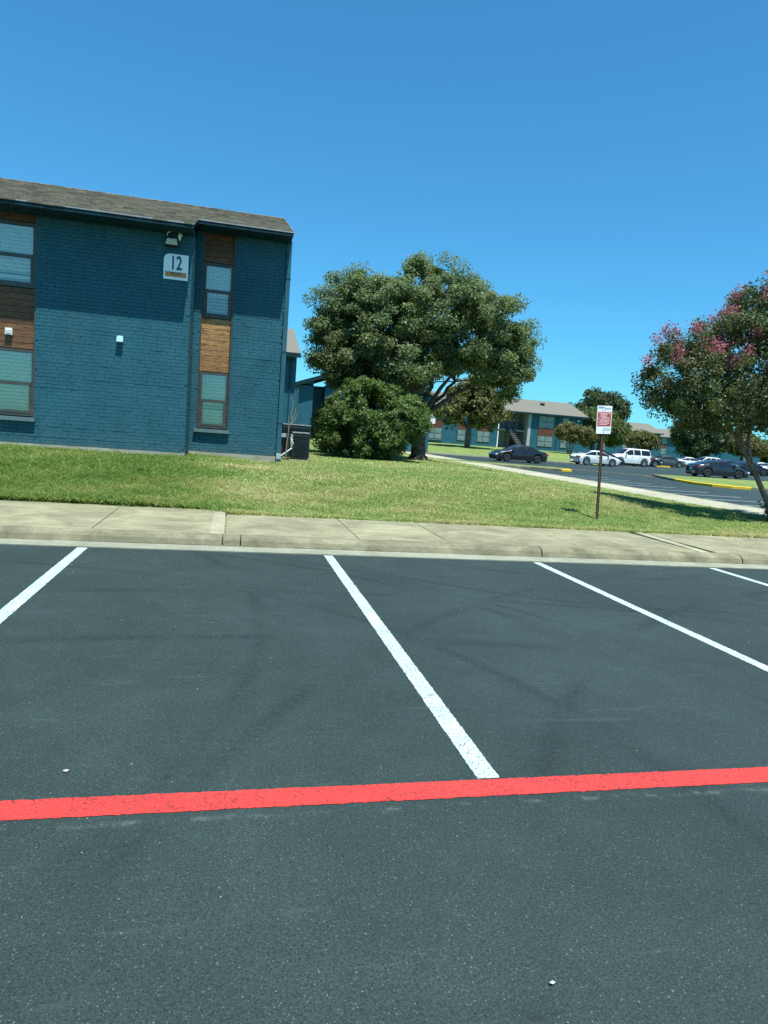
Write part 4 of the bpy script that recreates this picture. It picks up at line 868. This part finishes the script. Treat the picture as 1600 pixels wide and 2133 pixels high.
# ------------------------------------------------------------------ cars
def lerp_tab(tab, x):
    xs = [t[0] for t in tab]; return float(np.interp(x, xs, [t[1] for t in tab]))
def smooth_tab(tab, x, r_=.07): return (lerp_tab(tab, x-r_)+2*lerp_tab(tab, x)+lerp_tab(tab, x+r_))/4
CARS = {
 'sedan': dict(L=4.75, W=1.82, wb=2.75, rw=.33, gc=.19, top=[(-2.375, .70), (-2.33, .98), (-1.85, 1.05), (-1.55, 1.10), (-.85, 1.39), (-.25, 1.46), (.3, 1.43), (1.22, 1.0), (1.5, .96), (2.15, .80), (2.33, .66), (2.375, .5)], sh=[(-2.375, .68), (-2.2, .94), (-1, .96), (1.1, .92), (2.1, .75), (2.375, .48)], side=((-1.55, -.38), (-.32, .92)), ws=(.38, 1.16), rw_=(-1.48, -.80)),
 'coupe': dict(L=4.70, W=1.82, wb=2.74, rw=.34, gc=.19, top=[(-2.35, .70), (-2.3, .98), (-1.95, 1.06), (-1.75, 1.10), (-.75, 1.38), (-.15, 1.43), (.3, 1.39), (1.2, .99), (1.5, .95), (2.1, .79), (2.3, .64), (2.35, .48)], sh=[(-2.35, .68), (-2.2, .95), (-1, .97), (1.1, .90), (2.1, .73), (2.35, .46)], side=((-1.3, -.52), (-.46, .92)), ws=(.36, 1.14), rw_=(-1.68, -.72)),
 'suv': dict(L=5.15, W=1.98, wb=3.0, rw=.40, gc=.27, top=[(-2.575, .85), (-2.53, 1.22), (-2.36, 1.86), (-2.1, 1.93), (-.2, 1.96), (.35, 1.90), (1.12, 1.28), (1.4, 1.22), (2.3, 1.12), (2.52, .98), (2.575, .6)], sh=[(-2.575, .8), (-2.48, 1.16), (-1, 1.18), (1.1, 1.14), (2.3, 1.02), (2.575, .6)], side=((-2.28, -1.15), (-1.05, -.22), (-.14, .86)), ws=(.42, 1.08), rw_=(-2.50, -2.39)),
 'wagon': dict(L=4.65, W=1.85, wb=2.72, rw=.35, gc=.22, top=[(-2.325, .78), (-2.28, 1.08), (-1.95, 1.52), (-1.6, 1.62), (-.2, 1.68), (.35, 1.62), (1.25, 1.08), (1.5, 1.04), (2.1, .92), (2.28, .75), (2.325, .55)], sh=[(-2.325, .75), (-2.2, 1.02), (-1, 1.04), (1.1, 1.0), (2.1, .85), (2.325, .53)], side=((-1.95, -1.2), (-1.12, -.26), (-.18, .98)), ws=(.42, 1.2), rw_=(-2.24, -1.98)),
}
_carmesh = {}
def car_meshes(kind):
    if kind in _carmesh: return _carmesh[kind]
    D = CARS[kind]; L, W_, wb, rw, gc = D['L'], D['W'], D['wb'], D['rw'], D['gc']; out = []
    axles = (-wb/2-.03, wb/2-.03); AR = rw+.065
    def sect(x):
        e = min(x+L/2, L/2-x); hw = W_/2*(.70+.30*min(1, max(0, e)/.55)**.5) if e < .55 else W_/2
        zt, zs = smooth_tab(D['top'], x), smooth_tab(D['sh'], x); zt = max(zt, zs+.03)
        k = min(1, max(0, (zt-zs-.08)/.35)); wt = hw*(.86-.16*k)
        zl = gc + .10*(1-min(1, max(0, e)/.35))
        for a in axles:
            if abs(x-a) < AR: zl = max(zl, rw+math.sqrt(AR*AR-(x-a)**2))
        zl = min(zl, zs-.04)
        return [(hw*.95, zl), (hw*.995, zl+(zs-zl)*.35), (hw, zl+(zs-zl)*.62), (hw*.965, zs), (wt, zt-.045-.02*k), (wt*.82, zt-.012), (0, zt)], k
    xs = sorted(set(np.round(np.concatenate([np.linspace(-L/2, L/2, 54)] + [a+AR*np.cos(np.linspace(0, math.pi, 13)) for a in axles]), 4)))
    S = [sect(x)[0] for x in xs]; b = MB(); n_ = 13
    for x, s in zip(xs, S):
        for y, z in s: b.v.append((x, y, z))
        for y, z in reversed(s[:-1]): b.v.append((x, -y, z))
    for i in range(len(xs)-1):
        for j in range(n_-1): b.f.append((i*n_+j, i*n_+j+1, (i+1)*n_+j+1, (i+1)*n_+j))
    b.f.append(tuple(range(n_))); b.f.append(tuple((len(xs)-1)*n_+j for j in reversed(range(n_))))
    out.append(('body', b.mesh('body', None, True), 'PAINT', None))
    u = MB(); u.box(-L/2+.15, L/2-.15, -W_/2+.1, W_/2-.1, gc-.02, gc+.42); out.append(('underbody', u.mesh('underbody', 'black_trim'), None, None))
    def P(x, t, sgn, off):
        s = sect(x)[0]; a, c = s[3], s[4]; y = a[0]+(c[0]-a[0])*t; z = a[1]+(c[1]-a[1])*t; return (x, sgn*(y+off), z+off*.4)
    for sgn in (1, -1):
        for (xa, xb) in D['side']:
            b = MB(); xx = np.linspace(xa, xb, 9); rows = []
            for x in xx:
                k = sect(x)[1]; rows.append((P(x, .10, sgn, .012), P(x, .90, sgn, .012)) if sect(x)[0][4][1]-sect(x)[0][3][1] > .06 else (P(x, .1, sgn, .012), P(x, .2, sgn, .012)))
            for i in range(8):
                q = [rows[i][0], rows[i+1][0], rows[i+1][1], rows[i][1]]; b.poly(q if sgn < 0 else q[::-1])
            out.append(('side_window', b.mesh('side_window', 'carglass'), None, None))
    for nm, (xa, xb) in (('windscreen', D['ws']), ('rear_window', D['rw_'])):
        b = MB(); xx = np.linspace(xa, xb, 8); rows = []
        for x in xx:
            s = sect(x)[0]; r_ = []
            for f in (-.93, -.6, 0, .6, .93):
                a = abs(f); p4, p5, p6 = s[4], s[5], s[6]; y = p4[0]*a
                z = np.interp(y, [0, p5[0], p4[0]], [p6[1], p5[1], p4[1]]); r_.append((x+(.012 if nm == 'windscreen' else -.012), math.copysign(y, f), float(z)+.016))
            rows.append(r_)
        for i in range(7):
            for j in range(4): b.poly([rows[i][j], rows[i+1][j], rows[i+1][j+1], rows[i][j+1]])
        out.append((nm, b.mesh(nm, 'carglass', True), None, None))
    b = MB(); wd = .22; b.disc_lathe([(rw*.66, -wd/2), (rw*.95, -wd/2), (rw, -wd/2+.03), (rw, wd/2-.03), (rw*.95, wd/2), (rw*.66, wd/2)], 22); tyre = b.mesh('tyre', 'tyre', True)
    b = MB(); b.disc_lathe([(.0, -.02), (rw*.62, -.02)], 20); b.disc_lathe([(rw*.58, -wd/2+.005), (rw*.67, -wd/2-.004), (rw*.67, wd/2), (rw*.58, wd/2)], 20)
    for k in range(5):
        t = 2*math.pi*k/5; b.bar((0, -wd/2+.02, 0), (rw*.62*math.cos(t), -wd/2+.01, rw*.62*math.sin(t)), .085, .03, (0, -1, 0))
    rim = b.mesh('rim', 'rim')
    for a in axles:
        for sgn in (-1, 1): out.append(('wheel', None, None, (a, sgn*(W_/2-.125), rw, tyre, rim, sgn)))
    for sgn in (1, -1):
        s = sect(L/2-.18)[0]; z = s[3][1]-.05; b = MB(); b.box(L/2-.40, L/2-.04, min(sgn*.52, sgn*(W_/2-.10)), max(sgn*.52, sgn*(W_/2-.10)), z-.09, z+.05); out.append(('headlight', b.mesh('headlight', 'headlight'), None, None))
        s = sect(-L/2+.14)[0]; z = s[3][1]-.03; b = MB(); hh = .14 if kind != 'suv' else .26; b.box(-L/2+.0, -L/2+.30, min(sgn*.5, sgn*(W_/2-.075)), max(sgn*.5, sgn*(W_/2-.075)), z-hh, z); out.append(('taillight', b.mesh('taillight', 'taillight'), None, None))
        x = D['side'][-1][1]-.05; p = P(x, .12, sgn, .10); b = MB(); b.box(p[0]-.09, p[0]+.08, min(p[1]-sgn*.08, p[1]+sgn*.09), max(p[1]-sgn*.08, p[1]+sgn*.09), p[2]-.02, p[2]+.12); out.append(('mirror', b.mesh('mirror', None), 'PAINT', None))
        for (xa, xb) in D['side'][-2:]:
            p = sect(xa+.12)[0]; b = MB(); b.box(xa+.03, xa+.22, min(sgn*(p[2][0]), sgn*(p[2][0]+.025)), max(sgn*p[2][0], sgn*(p[2][0]+.025)), p[3][1]-.10, p[3][1]-.065); out.append(('door_handle', b.mesh('door_handle', None), 'PAINT', None))
        b = MB(); b.box(-wb/2+rw+.1, wb/2-rw-.14, min(sgn*(W_/2*.94), sgn*(W_/2*.985)), max(sgn*W_/2*.94, sgn*W_/2*.985), gc-.01, gc+.055); out.append(('sill_trim', b.mesh('sill_trim', 'black_trim'), None, None))
    b = MB(); b.box(L/2-.10, L/2+.004, -.5, .5, gc+.08, gc+.28); out.append(('grille', b.mesh('grille', 'black_trim'), None, None))
    b = MB(); z = sect(-L/2+.1)[0][3][1]-.28; b.box(-L/2-.012, -L/2+.05, -.18, .18, z, z+.13); out.append(('licence_plate', b.mesh('licence_plate', 'white'), None, None))
    _carmesh[kind] = out; return out
PAINTS = {}
def car(kind, colour, x, y, heading, label, group='cars parked in the lot', rim='rim', z=0.0):
    if colour not in PAINTS: PAINTS[colour] = car_paint('car_paint', colour, .0 if min(colour) > .5 else .35)
    o = empty('parked_car', (x, y, z), R(heading)); tag(o, label, 'car', group)
    for nm, me, mt, wh in car_meshes(kind):
        if wh is None:
            p = link(nm, me, o)
            if mt == 'PAINT':
                if not me.materials: me.materials.append(PAINTS[colour])
                p.material_slots[0].link = 'OBJECT'; p.material_slots[0].material = PAINTS[colour]
        else:
            a, yy, zz, ty, rm, sgn = wh; wo_ = empty('wheel', (a, yy, zz)); wo_.parent = o
            if sgn > 0: wo_.rotation_euler = (0, 0, math.pi)
            link('tyre', ty, wo_); q = link('rim', rm, wo_)
            if rim != 'rim': q.material_slots[0].link = 'OBJECT'; q.material_slots[0].material = MAT[rim]
    return o
WHITE, SILVER, BLACK, NAVY, GREY, BLUE = (.74, .78, .77), (.60, .65, .64), (.012, .014, .016), (.019, .025, .033), (.085, .10, .095), (.04, .07, .16)
car('sedan', BLACK, 23.6, 53.4, 180, 'black sedan facing left behind the narrow grass strip', rim='steel_dark')
car('sedan', SILVER, 34.6, 60.0, 0, 'silver sedan facing right directly behind the rusty sign post')
car('sedan', BLACK, 37.6, 64.0, 0, 'black car nose sticking out between the silver sedan and white sport utility vehicle')
car('suv', WHITE, 43.4, 68.4, 180, 'big white sport utility vehicle with dark side windows facing left')
car('sedan', BLACK, 48.2, 73.0, 0, 'black car front just right of the white sport utility vehicle')
car('sedan', GREY, 55.3, 78.2, 0, 'grey green sedan between the black car front and white wagon')
car('sedan', WHITE, 62.5, 83.5, 0, 'white car roof just behind the grey green sedan')
car('wagon', WHITE, 66.5, 85.0, 180, 'white crossover wagon left of the dark coupe')
car('coupe', NAVY, 38.4, 47.6, -4, 'dark navy coupe facing right above the grass island', rim='steel_dark')
car('sedan', BLACK, 55.0, 63.5, 0, 'black sedan parked just behind the dark coupe hood', rim='steel_dark')
car('sedan', WHITE, 60.5, 66.0, 0, 'white car half hidden by the right crepe myrtle trunk')
car('sedan', BLUE, 71.5, 87.5, 180, 'blue car just right of the white wagon')
car('sedan', BLUE, 76.0, 89.0, 0, 'second blue car above the dark coupe trunk')
car('sedan', WHITE, 82, 92, 0, 'far white car above the dark coupe roof')
car('sedan', BLACK, 86.5, 93, 180, 'far black car right of the far white car')
car('wagon', WHITE, 92.0, 96, 0, 'distant white crossover above the black sedan roof')
car('wagon', SILVER, 101, 101, 0, 'distant silver crossover between the crepe myrtle trunks')
car('suv', WHITE, 108, 103, 0, 'distant white van at the right behind the crepe myrtle trunk')

# ------------------------------------------------------------------ tow sign
ts = empty('parking_sign', (7.01, 11.86, .16)); tag(ts, 'white and red parking notice on a thin rusty post in the lawn', 'sign')
ts.rotation_euler = (0, R(-3.0), R(6))
b = MB(); b.box(-.018, .018, -.008, .008, -.2, 2.14); b.box(-.024, -.0181, -.020, .008, -.2, 2.14); b.box(.0181, .024, -.020, .008, -.2, 2.14); b.build('post', 'post', ts)
pl = MB().box(-.165, .165, -.030, -.0215, 1.70, 2.23).build('plate', 'sign_white', ts)
MB().box(-.148, .148, -.0335, -.0305, 1.845, 2.115).build('red_panel', 'sign_red', pl)
rl = random.Random(6)     # rows of small print, too worn to read
def print_row(xa, xb, z, h_, m_):
    b = MB(); x_ = xa
    while x_ < xb-.012:
        w_ = min(rl.uniform(.018, .055), xb-x_); b.box(x_, x_+w_, -.0355, -.0338, z, z+h_); x_ += w_+.008
    o_ = b.build('print_line', m_, pl); o_['kind'] = 'stuff'
for xa, xb, z, h_ in ((-.125, .13, 2.082, .016), (-.09, .06, 2.052, .018), (-.115, .05, 2.024, .016), (-.06, .12, 1.998, .015), (-.135, .13, 1.974, .013), (-.10, .12, 1.948, .014), (-.13, .10, 1.922, .014), (-.12, .13, 1.897, .013), (-.11, .07, 1.868, .015)): print_row(xa, xb, z, h_, 'pink_print')
print_row(-.14, -.02, 2.19, .022, 'print_teal'); print_row(.02, .14, 2.175, .012, 'print_teal')
for xa in (-.05, .005): MB().box(xa, xa+.014, -.0325, -.0305, 2.135, 2.205).build('print_stroke', 'print_teal', pl)
MB().box(-.01, .14, -.0325, -.0305, 1.795, 1.805).build('print_rule', 'print_teal', pl); MB().box(-.02, .145, -.0325, -.0305, 1.765, 1.776).build('print_rule', 'print_teal', pl)
b = MB(); b.tube([(0, -.034, 1.735), (0, -.0305, 1.735)], .009, 8); b.build('bolt', 'steel_dark', ts)

# ------------------------------------------------------------------ grass and grit
def grass_batch(x0, x1, y0, y1, n_, hgt, wd, rg, mask=None):
    x = rg.uniform(x0, x1, n_); y = rg.uniform(y0, y1, n_)
    k = np.ones(n_, bool) if mask is None else mask(x, y)
    return x[k], y[k], np.full(k.sum(), hgt), np.full(k.sum(), wd)
rg = np.random.default_rng(99)
def lawn_mask(x, y):
    ok = ~((x < 1.25) & (y > 16.75)) & ~((x < -.98) & (y > 15.47)) & (y > np.where(x < -.02, np.where(x < -.45, 11.165, np.where(x < -.21, 11.09, 10.92)), 10.715)) & (x < 13.56)
    bare = (((x-4.6)/2.0)**2+((y-22.6)/1.5)**2 < 1) | (((x-1.6)/.55)**2+((y-18.7)/.9)**2 < 1)
    return ok & ~(bare & (rg.uniform(0, 1, len(x)) < .8))
parts = [grass_batch(-7, 13.6, 10.69, 10.78, 9000, .085, .010, rg, lambda x, y: x > -.02), grass_batch(-7, -.4, 11.13, 11.22, 4000, .085, .010, rg), grass_batch(-7, 13.6, 10.7, 13.2, 190000, .070, .0115, rg, lawn_mask), grass_batch(-7, 13.6, 13.2, 17.5, 150000, .072, .013, rg, lawn_mask), grass_batch(0.5, 13.6, 17.5, 28, 110000, .07, .022, rg, lawn_mask), grass_batch(2, 13.6, 28, 62, 70000, .09, .04, rg, lawn_mask)]
x = np.concatenate([p[0] for p in parts]); y = np.concatenate([p[1] for p in parts]); hh = np.concatenate([p[2] for p in parts]); ww = np.concatenate([p[3] for p in parts])
n_ = len(x); z = lawn_z(x, y)-.022
def fbm(x, y, s, seed):
    r_ = np.random.default_rng(seed); o = np.zeros_like(x); a = 1.0
    for k in range(4):
        for q in range(3):
            th = r_.uniform(0, 2*np.pi); ph = r_.uniform(0, 6.28); o += a*np.sin((x*np.cos(th)+y*np.sin(th))*s*(2.0**k)+ph)/3
        a *= .62
    return o/1.6
lush = sm((.9-x)/2.2)                          # the left of the lawn is longer and greener
pat = fbm(x, y, 1.3, 3); pat2 = fbm(x, y, 5.0, 8)
dry = .52+.28*pat+.17*pat2+rg.normal(0, .14, n_) - lush*.22
spot = np.exp(-(((x-.2)/.9)**2+((y-12.6)/.55)**2))*.5+np.exp(-(((x-.3)/1.2)**2+((y-14.6)/.5)**2))*.35
edge = np.exp(-((y-10.8)/.12)**2)*.25*(x > 0)
dry = np.clip(dry+spot+edge+.18*(rg.uniform(0, 1, n_) < .10), 0, 1)
hgt = hh*(.55+.75*lush+.25*pat+.35*fbm(x, y, 9.0, 12))*rg.uniform(.6, 1.3, n_); hgt = np.clip(hgt*(1-.45*spot), .02, .16)
az = rg.uniform(0, 2*np.pi, n_); lean = rg.uniform(.3, 1.7, n_)*hgt
dx, dy = np.cos(az), np.sin(az); wx, wy = -dy*ww/2, dx*ww/2
base0 = np.stack([x-wx, y-wy, z], 1); base1 = np.stack([x+wx, y+wy, z], 1)
m0 = np.stack([x+dx*lean*.35-wx*.8, y+dy*lean*.35-wy*.8, z+hgt*.62], 1); m1 = np.stack([x+dx*lean*.35+wx*.8, y+dy*lean*.35+wy*.8, z+hgt*.62], 1)
tip = np.stack([x+dx*lean, y+dy*lean, z+hgt], 1)
V = np.stack([base0, base1, m1, tip, m0], 1).reshape(-1, 3); k = np.arange(n_)*5
me = np_mesh('grass', V, np.stack([k, k+1, k+2, k+3, k+4], 1), 'grass')
at = me.attributes.new('dry', 'FLOAT', 'POINT'); at.data.foreach_set('value', np.repeat(dry, 5).astype(np.float32))
go = link('grass', me); tag(go, 'mown lawn grass, lush green on the left and dry yellow on the right', 'grass', kind='stuff')
# pale flakes and grit scattered on the asphalt
vv, ff = [], []
rr = random.Random(4)
for i in range(420):
    yy = rr.uniform(.9, 8.1); xx = rr.uniform(-3, 1)*.35*yy*.5+rr.uniform(-.6, 1.0)*yy*.9; s_ = rr.choice((.0004, .0005, .0007, .0012))*(1+.26*yy); a = rr.uniform(0, 6.28); el = rr.uniform(1, 2.6)
    k = len(vv)
    for t in range(5):
        q = a+t*1.2566; rx = s_*el*rr.uniform(.7, 1.2)*math.cos(t*1.2566); ry = s_*rr.uniform(.7, 1.2)*math.sin(t*1.2566)
        vv.append((xx+rx*math.cos(a)-ry*math.sin(a), yy+rx*math.sin(a)+ry*math.cos(a), .0052))
    vv.append((xx, yy, .0052+s_*.6)); ff += [(k+t, k+(t+1) % 5, k+5) for t in range(5)]
me = bpy.data.meshes.new('grit'); me.from_pydata(vv, [], ff); me.materials.append(MAT['flake']); tag(link('grit', me), 'scattered pale grit and flakes on the asphalt', 'grit', kind='stuff')
def scrap(px, py, s_, label, n_=7, seed=0):
    r_ = random.Random(seed); b = MB(); ring = [(s_*r_.uniform(.6, 1.2)*math.cos(6.283*i/n_)*1.8, s_*r_.uniform(.6, 1.2)*math.sin(6.283*i/n_), .006+r_.uniform(0, .006)) for i in range(n_)]
    for i in range(n_): b.poly([ring[i], ring[(i+1) % n_], (0, 0, .014)])
    o = b.build('leaf_scrap', 'flake', None, False, (px, py, 0)); o.rotation_euler = (0, 0, r_.uniform(0, 6)); tag(o, label, 'debris'); return o
scrap(-.63, 2.98, .009, 'white scrap on the asphalt just above the red line at left', seed=1)
scrap(.98, 1.62, .006, 'pale leaf scrap on the asphalt near the bottom right corner', seed=2)
scrap(6.6, 8.45, .03, 'crumpled white litter lying in the gutter', seed=3)
